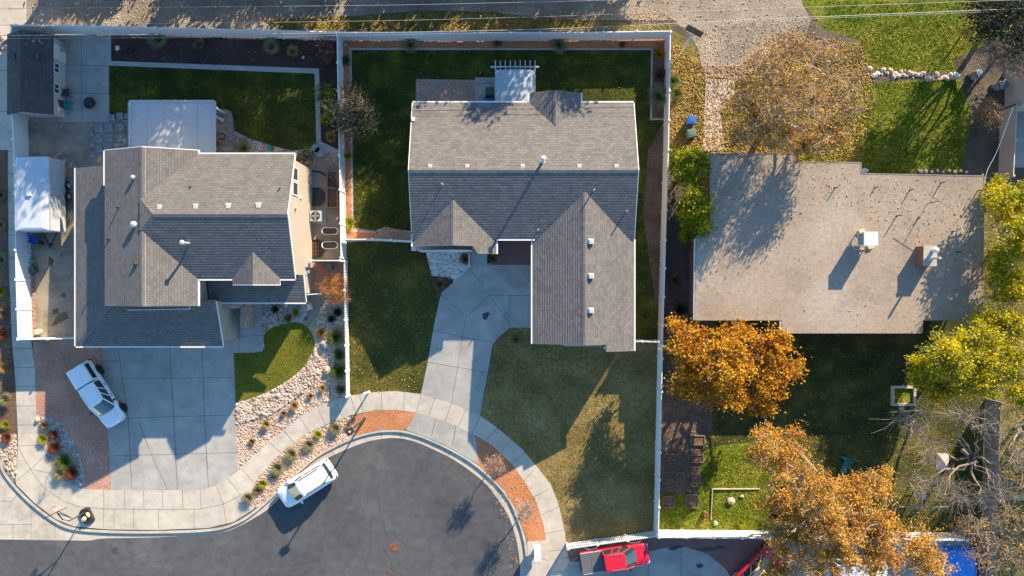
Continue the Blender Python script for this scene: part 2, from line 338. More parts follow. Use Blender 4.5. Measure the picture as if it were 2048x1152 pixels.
def zone(name, pts, m, k=0, thick=0.0, lines=(), lw=.035, lmat=None, lift=None, kind='structure', label=None, cat=None, group=None):
    """a piece of ground following the gentle slope; k = layer (4 mm each); lines = joints in the same mesh"""
    z = .004 * k if lift is None else lift
    bm = bmesh.new()
    def sheet(ps, zz, mi):
        f = bm.faces.new([bm.verts.new((p.x, p.y, 0)) for p in ps]); f.material_index = mi
        return f
    P = [G(px, py, z) for px, py in pts]; sheet(P, z, 0).normal_update()
    bmesh.ops.triangulate(bm, faces=bm.faces[:])
    for yb, _ in BR[1:4]:
        bmesh.ops.bisect_plane(bm, geom=bm.verts[:] + bm.edges[:] + bm.faces[:], plane_co=(0, yb, 0), plane_no=(0, 1, 0))
    for v in bm.verts: v.co.z = zg(v.co.y) + z
    bm.normal_update()
    for f in bm.faces:
        if f.normal.z < 0: f.normal_flip()
    if thick:
        for e in [e for e in bm.edges if e.is_boundary]:
            a, b = e.verts; f = bm.faces.new((b, a, bm.verts.new(a.co - Vector((0, 0, thick))), bm.verts.new(b.co - Vector((0, 0, thick))))); f.material_index = 0
    for ln in lines:
        for (a, b) in zip(ln, ln[1:]):
            A, B = G(*a, z), G(*b, z); d = (B - A); d.z = 0
            if d.length < 1e-4: continue
            d.normalize(); nn = Vector((-d.y, d.x, 0)) * lw / 2
            q = [A - nn, B - nn, B + nn, A + nn]; f = bm.faces.new([bm.verts.new((p.x, p.y, zg(p.y) + z + .003)) for p in q]); f.material_index = 1
    me = bpy.data.meshes.new(name); bm.to_mesh(me); bm.free()
    me.materials.append(m); me.materials.append(lmat or M['joint'])
    o = bpy.data.objects.new(name, me); COL.objects.link(o)
    return tag(o, label, cat, group, kind)
def strip(name, line, w, m, lift, thick, **kw):
    """band of width w px centred on a pixel polyline"""
    L_, R_ = [], []
    for i, p in enumerate(line):
        a = line[max(i - 1, 0)]; b = line[min(i + 1, len(line) - 1)]
        dx, dy = b[0] - a[0], b[1] - a[1]; l = math.hypot(dx, dy) or 1
        L_.append((p[0] - dy / l * w / 2, p[1] + dx / l * w / 2)); R_.append((p[0] + dy / l * w / 2, p[1] - dx / l * w / 2))
    return zone(name, L_ + R_[::-1], m, lift=lift, thick=thick, **kw)

# ================================================================ GROUND, ROADS, PATHS, BEDS
_b = MB(); _ys = [600, 2, -8.5, -12, -600]
for a, c in zip(_ys, _ys[1:]):
    _b.add([(-600, c, zg(c) - .2), (600, c, zg(c) - .2), (600, a, zg(a) - .2), (-600, a, zg(a) - .2)], [(0, 1, 2, 3)])
tag(_b.build('ground', M['soil']), kind='structure')

CURB = smooth_line([(-260, 640), (-120, 760), (-40, 850), (0, 916), (8, 941), (30, 971), (67, 1008), (110, 1040), (147, 1055), (217, 1061), (317, 1062), (417, 1058), (467, 1046), (512, 1018), (572, 963), (622, 918), (659, 895), (712, 871), (759, 860), (802, 860), (845, 871), (895, 893), (942, 920), (979, 950), (1009, 981), (1030, 1015), (1049, 1068), (1056, 1110), (1058, 1152), (1052, 1200), (1035, 1260), (1000, 1330), (960, 1400)], 4)
ASPH = smooth_line([(-260, 1076), (0, 1079), (77, 1080), (147, 1081), (180, 1081), (207, 1077), (300, 1075), (400, 1070), (443, 1065), (473, 1055), (512, 1034), (542, 1013), (590, 965), (640, 925), (690, 900), (740, 882), (789, 876), (829, 883), (869, 900), (905, 918), (939, 941), (972, 968), (995, 998), (1015, 1028), (1030, 1068), (1038, 1110), (1040, 1152), (1034, 1200), (1017, 1260), (982, 1330), (940, 1400)], 4)
zone('yard_ground', [(-260, 640)] + CURB[1:] + [(1300, 1400), (2700, 1400), (2700, -1500), (-700, -1500), (-700, 640)], M['soil'], 0, thick=.3)
zone('road', ASPH + [(-260, 1400)], M['asphalt'], lift=-.13, lmat=M['crack'], lw=.028,
     lines=[[(755, 975), (757, 1000), (761, 1022), (768, 1045), (769, 1062), (775, 1075)], [(767, 1090), (769, 1103), (778, 1113), (783, 1128), (783, 1138)], [(783, 1138), (795, 1145), (806, 1152)], [(792, 1074), (803, 1082), (806, 1088)], [(640, 1120), (560, 1135)],])
zone('gutter', CURB + ASPH[::-1], M['gutter'], lift=-.126, lw=.03,
     lines=[[(62, 1008), (62, 1078)], [(0, 1002), (22, 1003), (40, 985)], [(26, 1049), (62, 1049)], [(110, 1042), (110, 1078)], [(218, 1064), (218, 1076)], [(299, 1065), (299, 1074)], [(395, 1062), (395, 1069)], [(0, 1049), (26, 1049), (26, 1078)], [(762, 862), (764, 876)], [(800, 862), (801, 876)], [(903, 900), (896, 912)], [(660, 897), (668, 908)]])
_inner = []
for i, p in enumerate(CURB):
    a = CURB[max(i - 1, 0)]; b = CURB[min(i + 1, len(CURB) - 1)]; dx, dy = b[0] - a[0], b[1] - a[1]; l = math.hypot(dx, dy)
    _inner.append((p[0] - dy / l * 5, p[1] + dx / l * 5))
zone('curb', CURB + _inner[::-1], M['gutter'], lift=.014, thick=.16)

NEDGE = [(-10, -600), (0, -600)]
SW_IN = [(52, -900), (52, 48), (46, 230), (62, 680), (69, 730), (72, 830), (77, 880), (90, 910), (113, 948), (145, 972), (175, 979), (222, 980), (335, 980), (398, 980), (430, 971), (456, 958), (480, 937), (512, 908), (542, 881), (595, 837), (632, 815), (669, 800), (695, 792), (742, 785), (789, 782), (842, 788), (879, 798), (905, 806), (960, 831), (995, 856), (1024, 881), (1044, 898), (1071, 930), (1101, 968), (1116, 1005), (1127, 1051), (1134, 1096), (1136, 1152), (1130, 1230), (1105, 1330), (1080, 1400)]
SW_OUT = [(16, -900), (16, 300), (24, 680), (31, 768), (36, 890), (31, 962), (33, 970), (69, 1006), (111, 1038), (148, 1053), (217, 1059), (317, 1060), (417, 1056), (467, 1044), (508, 1018), (500, 992), (512, 960), (552, 915), (605, 871), (649, 850), (699, 831), (752, 820), (795, 820), (832, 825), (872, 836), (912, 851), (945, 868), (985, 891), (1024, 928), (1047, 961), (1071, 1001), (1086, 1045), (1092, 1080), (1098, 1121), (1099, 1152), (1092, 1230), (1068, 1330), (1040, 1400)]
_sl = [[(16, y), (50, y)] for y in (18, 70, 141, 183, 263, 303, 347, 385, 425, 470, 515, 560, 605, 650)] + [[(28, 697), (66, 697)], [(28, 735), (68, 735)], [(31, 773), (71, 773)], [(32, 812), (71, 812)], [(35, 850), (73, 850)], [(35, 892), (78, 890)], [(33, 962), (90, 912)], [(60, 938), (120, 950)],
   [(37, 895), (60, 938), (90, 978), (130, 1004), (160, 1014), (217, 1018), (335, 1019), (400, 1018), (445, 1009), (480, 991)]]
for x in (207, 249, 287, 325, 365, 401): _sl.append([(x, 980), (x + 1, 1018)])
for x in (207, 228, 267, 317, 388): _sl.append([(x, 1018), (x, 1056)])
_sl += [[(432, 971), (447, 1009), (452, 1047)], [(457, 958), (482, 991)], [(482, 937), (508, 965)], [(538, 884), (563, 907)], [(567, 860), (588, 886)], [(599, 834), (620, 865)], [(635, 814), (651, 850)], [(669, 800), (686, 835)], [(701, 791), (712, 828)], [(719, 788), (726, 825)], [(762, 783), (764, 820)], [(809, 784), (807, 821)], [(842, 788), (833, 825)], [(870, 795), (858, 831)], [(904, 806), (890, 842)], [(932, 818), (916, 853)], [(960, 832), (944, 868)], [(995, 856), (970, 884)], [(1022, 880), (1000, 905)], [(1050, 906), (1023, 928)], [(1073, 933), (1048, 962)], [(1098, 978), (1068, 994)], [(1115, 1015), (1083, 1030)], [(1125, 1060), (1091, 1067)], [(1132, 1100), (1097, 1102)]]
SWK = SW_IN + SW_OUT[::-1]
zone('sidewalk', SWK, M['walk'], lift=.03, thick=.05, lines=_sl, lw=.03)

# --- alley and the north side
zone('alley', [(52, -1400), (1660, -1400), (1610, -40), (1604, 6), (1622, 40), (1612, 66), (1580, 92), (1545, 118), (1508, 150), (1480, 162), (1445, 155), (1412, 160), (1402, 128), (1396, 96), (1378, 66), (1345, 40), (1200, 40), (800, 66), (52, 56)], M['alley'], 1)
zone('rough_verge', [(740, 30), (850, 20), (980, 24), (1090, 36), (1220, 44), (1345, 52), (1345, 64), (740, 64), (560, 58), (520, 40)], M['leafy'], 2)
zone('north_lawn', [(1600, -60), (1605, 5), (1650, 60), (1720, 80), (1740, 140), (1930, 145), (1960, 120), (2100, 60), (2100, -60)], M['rough'], 2)
zone('leafy_ground', [(1345, 60), (1390, 90), (1410, 152), (1410, 160), (1480, 160), (1530, 130), (1720, 80), (1745, 150), (1730, 330), (1420, 320), (1330, 320)], M['leafy'], 2)
zone('side_path', [(1411, 158), (1470, 160), (1468, 190), (1440, 225), (1450, 300), (1405, 304), (1410, 200)], M['walk'], 4)
zone('back_lawn', [(1700, 170), (1960, 150), (1985, 240), (1935, 345), (1725, 350), (1600, 335)], M['rough'], 3)
zone('bare_ground', [(1905, 120), (2100, 30), (2100, 380), (1950, 380), (1925, 330), (1945, 230)], M['soil'], 4)
zone('neighbour_patio', [(1998, 210), (2100, 210), (2100, 335), (1998, 335)], M['drive'], 6)
zone('verge_planting', [(-200, 300), (12, 300), (20, 680), (27, 768), (31, 880), (-100, 880)], M['brownmulch'], 2)
zone('verge_rocks', [(-60, 868), (33, 868), (35, 895), (31, 955), (26, 962), (8, 938), (0, 908)], M['pinkrock'], 3)
zone('side_drive', [(-200, -300), (16, -300), (16, 70), (-200, 70)], M['walk'], 6)
zone('side_drive', [(-200, 100), (16, 100), (16, 300), (-200, 300)], M['walk'], 6, lines=[[(0, 141), (16, 141)], [(0, 223), (16, 223)]])
zone('verge_rocks', [(-200, 70), (16, 70), (16, 100), (-200, 100)], M['pinkrock'], 5)

# --- west lot
zone('gravel_yard', [(46, 230), (262, 240), (262, 350), (150, 345), (158, 690), (62, 682)], M['yardgravel'], 2)
zone('shed_pad', [(50, 60), (216, 74), (219, 243), (48, 245)], M['drive'], 5, thick=.02, lines=[[(163, 70), (163, 243)], [(130, 130), (216, 131)], [(130, 186), (218, 187)]])
zone('mulch_bed', [(221, 66), (674, 76), (684, 310), (640, 290), (628, 140), (221, 124)], M['darkmulch'], 3)
zone('back_lawn', [(219, 128), (629, 146), (633, 285), (615, 297), (585, 300), (545, 290), (500, 276), (475, 264), (462, 240), (440, 225), (428, 222), (428, 235), (219, 230)], M['grass'], 4)
zone('garden_border', [(214, 72), (222, 72), (222, 122), (638, 137), (642, 283), (684, 303), (684, 318), (633, 293), (629, 147), (219, 131), (214, 131)], M['border'], 7, thick=.03)
zone('patio', [(255, 205), (430, 205), (430, 320), (255, 320)], M['drive'], 6)
zone('patio_edge_paving', [(428, 219), (455, 219), (463, 224), (467, 240), (467, 270), (470, 290), (430, 300)], M['tandirt'], 6)
zone('gravel_bed', [(428, 300), (470, 262), (500, 278), (545, 292), (585, 302), (620, 298), (640, 288), (686, 318), (686, 345), (590, 350), (428, 330)], M['greyrock'], 5)
zone('side_yard', [(580, 330), (605, 318), (640, 300), (690, 330), (690, 520), (590, 520), (570, 400)], M['tandirt'], 6)
zone('rock_bed', [(430, 520), (692, 518), (697, 790), (669, 800), (632, 815), (595, 837), (542, 881), (512, 908), (480, 937), (470, 930), (465, 700), (430, 640)], M['pinkrock'], 3)
zone('river_bed', [(629, 695), (640, 720), (640, 745), (600, 790), (540, 830), (474, 848), (472, 806), (492, 803), (532, 788), (577, 763), (608, 738), (625, 712)], M['garden'], 5)
zone('gravel_bed', [(600, 520), (692, 520), (692, 560), (660, 575), (604, 570)], M['redgravel'], 5)
zone('gravel_bed', [(520, 600), (600, 604), (615, 640), (590, 640), (560, 646), (540, 656), (524, 672)], M['greyrock'], 5)
zone('stone_path', [(628, 575), (665, 590), (690, 620), (640, 655), (622, 660), (605, 645), (618, 620)], M['tandirt'], 5)
ISLE = smooth_line([(466, 706), (525, 702), (527, 672), (545, 655), (570, 647), (595, 645), (612, 652), (625, 670), (629, 690), (622, 710), (605, 735), (575, 760), (530, 785), (490, 800), (471, 804)], 4)
zone('island_lawn', ISLE + [(466, 780)], M['islandgrass'], 8, thick=.04)
zone('driveway', [(204, 690), (466, 690), (471, 804), (475, 925), (478, 938), (456, 958), (430, 971), (398, 980), (222, 980), (205, 720)], M['drive'], 9, thick=.04, lw=.03,
     lines=[[(236, 695), (256, 835), (264, 978)], [(339, 695), (347, 835), (355, 978)], [(404, 695), (409, 830), (417, 975)], [(206, 722), (238, 722)], [(240, 757), (466, 755)], [(218, 837), (470, 830)], [(222, 912), (475, 905)], [(278, 845), (295, 890), (312, 930), (335, 978)]])
zone('entry_walk', [(440, 600), (523, 604), (525, 703), (465, 706), (440, 706)], M['drive'], 10, thick=.05, lines=[[(470, 673), (524, 671)], [(478, 617), (478, 706)]])
zone('red_gravel_bed', [(66, 682), (206, 682), (206, 700), (222, 980), (175, 979), (145, 972), (113, 948), (90, 910), (77, 880), (72, 830)], M['redgravel'], 5)
BED = smooth_line([(73, 828), (95, 832), (122, 850), (147, 882), (163, 920), (170, 955), (166, 977), (142, 970), (113, 947), (90, 909), (77, 879)], 3)
zone('planting_bed', BED, M['greyrock'], 7)
zone('planter_strip', [(478, 1030), (500, 1003), (500, 992), (512, 960), (552, 915), (605, 871), (649, 850), (699, 831), (705, 842), (712, 872), (659, 896), (622, 919), (572, 964), (520, 1012)], M['pinkrock'], 5)

# --- middle lot
zone('side_lawn', [(700, 90), (1335, 90), (1326, 690), (1050, 690), (820, 482), (705, 470)], M['grass'], 3)
zone('red_mulch_bed', [(684, 72), (1338, 72), (1338, 98), (702, 98), (706, 455), (752, 462), (752, 482), (688, 482)], M['redmulch'], 5)
zone('lawn_edging', [(699, 96), (1306, 97), (1304, 236), (1332, 237), (1332, 240), (1300, 240), (1302, 100), (703, 100), (707, 459), (755, 464), (755, 467), (703, 463)], M['border'], 7, thick=.03)
zone('mulch_bed', [(1305, 98), (1338, 98), (1334, 237), (1304, 237)], M['brownmulch'], 6)
zone('side_strip', [(1296, 300), (1330, 240), (1326, 690), (1310, 600), (1286, 430)], M['garden'], 5)
zone('patio_paving', [(832, 158), (952, 160), (952, 215), (832, 215)], M['paver'], 5)
zone('patio_slab', [(950, 155), (1000, 155), (1000, 215), (950, 215)], M['drive'], 6, lines=[[(950, 167), (1000, 167)]])
zone('brick_path', [(752, 460), (770, 453), (790, 458), (822, 462), (822, 480), (752, 480)], M['paver'], 7)
zone('front_lawn', [(690, 482), (850, 482), (862, 560), (880, 602), (868, 650), (842, 788), (789, 782), (742, 785), (697, 792)], M['mixgrass'], 5)
zone('white_gravel_bed', [(846, 480), (945, 480), (945, 534), (908, 565), (895, 555), (864, 552)], M['whiterock'], 6)
zone('mulch_bed', [(864, 552), (908, 556), (905, 568), (882, 588), (872, 575)], M['darkmulch'], 8)
zone('driveway', [(930, 526), (1066, 526), (1066, 655), (1020, 655), (1002, 670), (985, 690), (975, 748), (960, 831), (905, 806), (879, 798), (842, 788), (855, 727), (868, 650), (879, 600), (884, 584), (905, 566), (938, 537)], M['drive'], 9, thick=.04, lw=.03,
     lines=[[(940, 536), (978, 590), (1020, 650)], [(978, 591), (1062, 591)], [(879, 586), (932, 633)], [(978, 591), (932, 633), (915, 735), (903, 805)], [(866, 660), (932, 676), (985, 684)], [(855, 724), (975, 745)], [(1020, 591), (1020, 655)]])
zone('porch_paving', [(985, 478), (1066, 478), (1066, 530), (985, 530)], M['redcon'], 11, thick=.05)
zone('driveway_apron', [(832, 825), (872, 836), (912, 851), (945, 868), (951, 873), (957, 930), (942, 920), (895, 893), (845, 871), (812, 860)], M['drive'], 8, thick=.05, lines=[[(872, 836), (863, 872)], [(912, 851), (905, 892)]])
zone('red_mulch_bed', [(703, 832), (752, 820), (795, 820), (832, 825), (812, 859), (759, 860), (712, 871)], M['redmulch'], 6)
zone('front_lawn', [(960, 831), (978, 745), (988, 690), (1002, 670), (1020, 655), (1066, 655), (1066, 684), (1326, 684), (1314, 1072), (1134, 1098), (1127, 1051), (1116, 1005), (1101, 968), (1071, 930), (1044, 898), (1024, 881), (995, 856)], M['dgrass'], 4)
zone('red_mulch_bed', [(951, 873), (985, 891), (1024, 928), (1047, 961), (1071, 1001), (1086, 1045), (1092, 1083), (1054, 1083), (1049, 1068), (1030, 1015), (1009, 981), (979, 950), (957, 930)], M['redmulch'], 6)
zone('pavement_pad', [(1054, 1083), (1092, 1080), (1098, 1121), (1099, 1230), (1046, 1230), (1058, 1152)], M['walk'], 8, lines=[[(1056, 1110), (1097, 1121)]])

# --- south-east drive and east lot
zone('driveway', [(1134, 1100), (1316, 1072), (1940, 1078), (1940, 1400), (1100, 1400), (1136, 1152)], M['drive'], 6, lines=[[(1297, 1105), (1297, 1200)], [(1362, 1090), (1362, 1200)]])
for _n, (px, py, rx, ry) in enumerate(((1352, 1094, 18, 4), (1345, 1098, 10, 3), (1415, 1098, 24, 5), (1440, 1094, 12, 4), (1400, 1132, 9, 5))): zone('oil_stain', [(px + rx * math.cos(k * .6) * rng.uniform(.6, 1.1), py + ry * math.sin(k * .6) * rng.uniform(.6, 1.1)) for k in range(10)], M['stain'], 10)
for px, py, rx, ry in ((741, 1103, 9, 5), (786, 1099, 3, 2)): pass
zone('oil_stain', [(739, 1098), (748, 1097), (749, 1105), (741, 1107), (735, 1101)][:0] or [(222, 1097), (237, 1096), (233, 1103), (239, 1109), (226, 1108)], M['stain'], lift=-.126)
zone('oil_stain', [(964, 628), (974, 624), (980, 626), (976, 634), (972, 640), (966, 638)], M['stain'], 12)
zone('driveway_border', [(1134, 1100), (1316, 1072), (1560, 1076), (1560, 1130), (1470, 1165), (1448, 1135), (1415, 1108), (1370, 1094), (1330, 1096), (1290, 1104), (1140, 1125)], M['redcon'], 8)
zone('garden_ground', [(1328, 490), (1395, 470), (1395, 640), (1425, 640), (1425, 1000), (1390, 1015), (1318, 1010)], M['garden'], 2)
zone('front_lawn', [(1395, 990), (1405, 880), (1425, 860), (1425, 640), (1995, 640), (1990, 1064), (1390, 1060)], M['east_shade_grass'], 3)  # shaded part of the lawn in darkened grass; lit part is rough_lawn
zone('rough_lawn', [(1318, 985), (1395, 990), (1403, 905), (1440, 890), (1500, 885), (1560, 900), (1570, 960), (1550, 1062), (1317, 1060)], M['rough'], 4)
zone('leaf_litter_ground', smooth_line([(1880, 800), (1940, 790), (1985, 800), (1985, 930), (1985, 1060), (1750, 1060), (1560, 1060), (1545, 1000), (1600, 940), (1690, 965), (1770, 930), (1800, 880), (1850, 850)], 4, True), M['mixgrass'], 4)
zone('rough_lawn', [(1960, 350), (2100, 340), (2100, 1400), (1985, 1400), (1985, 800), (1960, 640)], M['leafy'], 3)

# loose stuff on the ground
def leaves(name, poly, n, m, sz, kind='stuff', lab=None):
    b = MB()
    for p in scatter(poly, n): 
        b.leaf(G(*p, .05), sz, rng, up=3)
    return tag(b.build(name, m), lab, None, None, kind)
leaves('fallen_leaves', [(1345, 80), (1400, 130), (1480, 130), (1560, 60), (1730, 90), (1750, 200), (1720, 330), (1600, 330), (1590, 308), (1340, 308)], 13000, M['lf_litter'], .125)
leaves('fallen_leaves', [(1740, 60), (1960, 30), (1990, 340), (1730, 345)], 1500, M['lf_litter'], .09)
leaves('fallen_leaves', [(690, 100), (1330, 100), (1326, 690), (1280, 690), (1280, 205), (830, 205), (820, 470), (700, 470)], 500, M['lf_litter'], .11)
leaves('fallen_leaves', [(695, 485), (860, 485), (880, 600), (842, 786), (697, 790)], 420, M['lf_litter'], .10)
leaves('fallen_leaves', [(1030, 30), (560, 34), (520, 60), (1340, 62), (1340, 20)], 2600, M['lf_litter'], .10)
leaves('fallen_leaves', [(1330, 480), (1390, 480), (1390, 640), (1560, 660), (1980, 660), (1985, 1060), (1320, 1056)], 4200, M['lf_litter'], .09)
leaves('fallen_leaves', [(1000, 990), (1030, 1010), (1050, 1080), (1075, 1070), (1080, 1000), (1050, 960)], 150, M['lf_litter'], .10)
leaves('fallen_leaves', [(225, 72), (670, 80), (680, 300), (645, 285), (630, 140), (225, 120)], 160, M['lf_litter'], .12)
def stones(name, poly, n, r0, r1, m=None, flat=.65):
    b = MB()
    for p in scatter(poly, n):
        r = r0 + (r1 - r0) * rng.random() ** 2; b.rock(G(*p, r * .25), r, flat=flat)
    return tag(b.build(name, m or M['riverrock']), kind='stuff')
stones('river_rocks', [(629, 695), (640, 720), (640, 745), (600, 790), (540, 830), (474, 848), (472, 806), (492, 803), (532, 788), (577, 763), (608, 738), (625, 712)], 2500, .055, .145)
stones('gravel_stones', [(476, 850), (560, 828), (640, 755), (668, 700), (692, 700), (695, 788), (632, 813), (542, 879), (480, 933)], 900, .03, .085)
stones('gravel_stones', [(527, 608), (600, 608), (612, 640), (570, 646), (530, 664)], 260, .03, .09)
stones('gravel_stones', [(640, 600), (690, 580), (692, 700), (640, 700), (632, 660)], 300, .03, .09)
stones('gravel_stones', [(485, 1025), (552, 920), (605, 876), (697, 836), (706, 868), (622, 914), (572, 958), (520, 1005)], 800, .03, .085)
stones('gravel_stones', [(76, 832), (95, 836), (120, 853), (145, 885), (160, 920), (166, 955), (162, 972), (140, 966), (113, 944), (90, 906), (80, 878)], 300, .03, .1)
stones('gravel_stones', [(4, 885), (32, 885), (33, 950), (26, 958), (10, 935)], 120, .06, .15)
stones('gravel_stones', [(0, 72), (14, 72), (14, 100), (0, 100)], 26, .1, .2)
stones('gravel_stones', [(470, 268), (540, 293), (600, 304), (640, 292), (684, 318), (684, 340), (640, 312), (600, 320), (480, 306)], 240, .04, .1)
stones('white_stones', [(850, 494), (924, 494), (924, 508), (940, 512), (940, 530), (908, 562), (868, 548)], 520, .04, .1, M['whitestone'])

def turf(name, poly, n, m, h=.055, hole=()):
    """short upright grass blades, so the low sun catches real turf"""
    b = MB(); rg = random.Random(len(poly) + n)
    for p in scatter(poly, n, rg):
        if any(inside(p, q) for q in hole): continue
        c = G(*p, .015)
        for _ in range(2):
            a = rg.random() * 6.28; d = Vector((math.cos(a), math.sin(a), 0)); s = Vector((-d.y, d.x, 0)) * .022; q = c + Vector((rg.uniform(-.08, .08), rg.uniform(-.08, .08), 0)); k = h * rg.uniform(.5, 1.3)
            b.add([q - s, q + s, q + d * k * .6 + Vector((0, 0, k))], [(0, 1, 2)])
    return tag(b.build(name, m), kind='stuff')
turf('lawn_turf', [(962, 832), (980, 748), (992, 690), (1006, 672), (1064, 658), (1066, 690), (1322, 690), (1312, 1068), (1136, 1094), (1128, 1048), (1102, 965), (1045, 896)], 12000, M['blade_straw'], .05)
turf('lawn_turf', [(698, 486), (846, 486), (862, 560), (878, 602), (866, 650), (840, 786), (789, 780), (742, 783), (700, 789)], 7000, M['blade_dark'])
turf('lawn_turf', ISLE[1:], 3000, M['blade_green'], .045)
turf('lawn_turf', [(222, 132), (626, 150), (630, 284), (585, 297), (500, 272), (462, 238), (222, 228)], 6500, M['blade_dark'])
turf('lawn_turf', [(706, 102), (1300, 104), (1296, 240), (1285, 640), (1272, 640), (1266, 205), (826, 205), (820, 455), (712, 455)], 11000, M['blade_dark'], hole=([(832, 150), (1075, 150), (1075, 210), (832, 210)],))
turf('rough_turf', [(1650, 2), (1940, 2), (1930, 140), (1745, 138), (1720, 78), (1650, 55)], 5000, M['blade_green'], .07)
turf('rough_turf', [(1740, 165), (1920, 160), (1925, 335), (1728, 340)], 4000, M['blade_green'], .07)
turf('rough_turf', [(1322, 1012), (1400, 1000), (1408, 900), (1560, 895), (1545, 1056), (1322, 1056)], 3200, M['blade_green'], .07)
turf('shaggy_turf', [(1428, 700), (1850, 680), (1960, 800), (1960, 1056), (1580, 1056), (1570, 895), (1428, 890)], 7000, M['blade_dark'], .07)
for pts in ([(125, 585), (132, 588), (130, 596), (120, 592)], [(104, 620), (116, 616), (118, 626), (106, 630)], [(116, 628), (132, 622), (138, 636), (126, 642), (112, 650), (102, 652)], [(98, 512), (108, 520), (104, 534), (96, 528)]): zone('damp_patch', pts, M['damp'], 4)
lb = MB()
for p in scatter([(1400, 312), (1590, 312), (1720, 330), (1720, 352), (1960, 358), (1960, 636), (1900, 636), (1880, 520), (1700, 420), (1560, 400), (1420, 420)], 520): lb.leaf(W(p[0], p[1], 3.34), .11, rng, up=2)
for p in scatter([(1400, 320), (1955, 360), (1955, 636), (1570, 660), (1400, 630)], 130): lb.leaf(W(p[0], p[1], 3.34), .12, rng, up=2)
tag(lb.build('roof_leaves', M['lf_litter']), kind='stuff')
leaves('fallen_leaves', [(960, 925), (1005, 985), (1038, 1060), (1040, 1140), (1020, 1140), (1010, 1040), (985, 985)], 90, M['lf_litter'], .09)
leaves('fallen_leaves', [(1390, 60), (1480, 40), (1640, 20), (1630, 90), (1540, 150), (1480, 170), (1400, 165)], 1100, M['lf_litter'], .10)
leaves('fallen_leaves', [(60, -5), (1300, -5), (1300, 40), (60, 45)], 500, M['lf_litter'], .09)
stones('alley_stones', [(60, -5), (1600, -5), (1500, 140), (1420, 140), (1340, 36), (60, 48)], 900, .03, .08)

# ================================================================ HOUSES
class Roof(MB):
    """roof planes with shingle UVs (u along the eave, v up the slope), soffit and fascia"""
    th = .17; step = .2; butt = .015
    def top(s, pts, al, up):
        o = len(s.v); s.v += [tuple(p) for p in pts]; s.uv[len(s.f)] = [(p.dot(al), p.dot(up)) for p in pts]; s.f.append(tuple(range(o, o + len(pts)))); s.m.append(0)
    def courses(s, pts, n, al, up):
        """lay the plane in overlapping shingle courses: each strip lifts towards its lower (butt) edge"""
        def clip(ps, lim, sign):
            out = []
            for i, p in enumerate(ps):
                q = ps[(i + 1) % len(ps)]; a, c_ = (p.dot(up) - lim) * sign, (q.dot(up) - lim) * sign
                if a >= 0: out.append(p)
                if (a > 0 > c_) or (a < 0 < c_): out.append(p.lerp(q, a / (a - c_)))
            return out
        vs_ = [p.dot(up) for p in pts]; lo, hi = min(vs_), max(vs_); v = lo
        while v < hi - 1e-4:
            w = min(v + s.step, hi); ps = clip(clip(pts, v, 1), w, -1)
            if len(ps) >= 3:
                s.top([p + n * (.004 + s.butt * (1 - (p.dot(up) - v) / s.step)) for p in ps], al, up)
                low = [p for p in ps if abs(p.dot(up) - v) < 1e-4]
                if len(low) >= 2:
                    low.sort(key=lambda p: p.dot(al)); p, q = low[0], low[-1]; o = len(s.v); s.v += [tuple(p), tuple(q), tuple(q + n * (.004 + s.butt)), tuple(p + n * (.004 + s.butt))]; s.uv[len(s.f)] = [(p.dot(al), v), (q.dot(al), v), (q.dot(al), v), (p.dot(al), v)]; s.f.append((o, o + 1, o + 2, o + 3)); s.m.append(0)
            v = w
    def plane(s, pts, edges=(), th=None):
        pts = [Vector(p) for p in pts]; n = Vector((0, 0, 0))
        for i in range(len(pts)): n += pts[i].cross(pts[(i + 1) % len(pts)])
        n.normalize()
        if n.z < 0: pts.reverse(); n = -n; edges = [len(pts) - 2 - e if e < len(pts) - 1 else len(pts) - 1 for e in edges]
        up = Vector((0, 0, 1)) - n * n.z
        up = up.normalized() if up.length > 1e-4 else Vector((0, 1, 0)); al = up.cross(n)
        th = s.th if th is None else th
        o = len(s.v); k = len(pts); s.v += [tuple(p) for p in pts] + [(p.x, p.y, p.z - th) for p in pts]
        s.courses(pts, n, al, up) if s.step else s.top(pts, al, up)
        s.f.append(tuple(range(o + 2 * k - 1, o + k - 1, -1))); s.m.append(1)
        for e in edges:
            a, b = e, (e + 1) % k; s.f.append((o + b, o + a, o + k + a, o + k + b)); s.m.append(1)
        return s
def bar(b, p, q, w, h, mi=0, dz=0.0):
    """box along p->q (a gutter, rail or cap) with its top at the points' height + dz"""
    p, q = Vector(p), Vector(q); d = (q - p); L_ = d.length; d.normalize()
    sd = Vector((-d.y, d.x, 0)); sd = sd.normalized() * w / 2 if sd.length > 1e-6 else Vector((w / 2, 0, 0)); up = Vector((0, 0, h)); z = Vector((0, 0, dz))
    b.add([p - sd - up + z, p + sd - up + z, p + sd + z, p - sd + z, q - sd - up + z, q + sd - up + z, q + sd + z, q - sd + z],
          [(0, 1, 2, 3), (7, 6, 5, 4), (0, 4, 5, 1), (1, 5, 6, 2), (2, 6, 7, 3), (3, 7, 4, 0)])
    return b
def cap(roof, p, q, w, mats, drop):
    """ridge cap: two narrow strips folded over the ridge"""
    b = Roof(); b.step = 0; p, q = Vector(p), Vector(q); d = (q - p).normalized(); sd = Vector((-d.y, d.x, 0)).normalized() * w; up = Vector((0, 0, .025)); dn = Vector((0, 0, -drop * w + .025))
    b.plane([p + up, q + up, q + sd + dn, p + sd + dn], th=.02, edges=(0, 1, 2, 3)); b.plane([p + up, p - sd + dn, q - sd + dn, q + up], th=.02, edges=(0, 1, 2, 3))
    return b.build('ridge_cap', mats, roof)
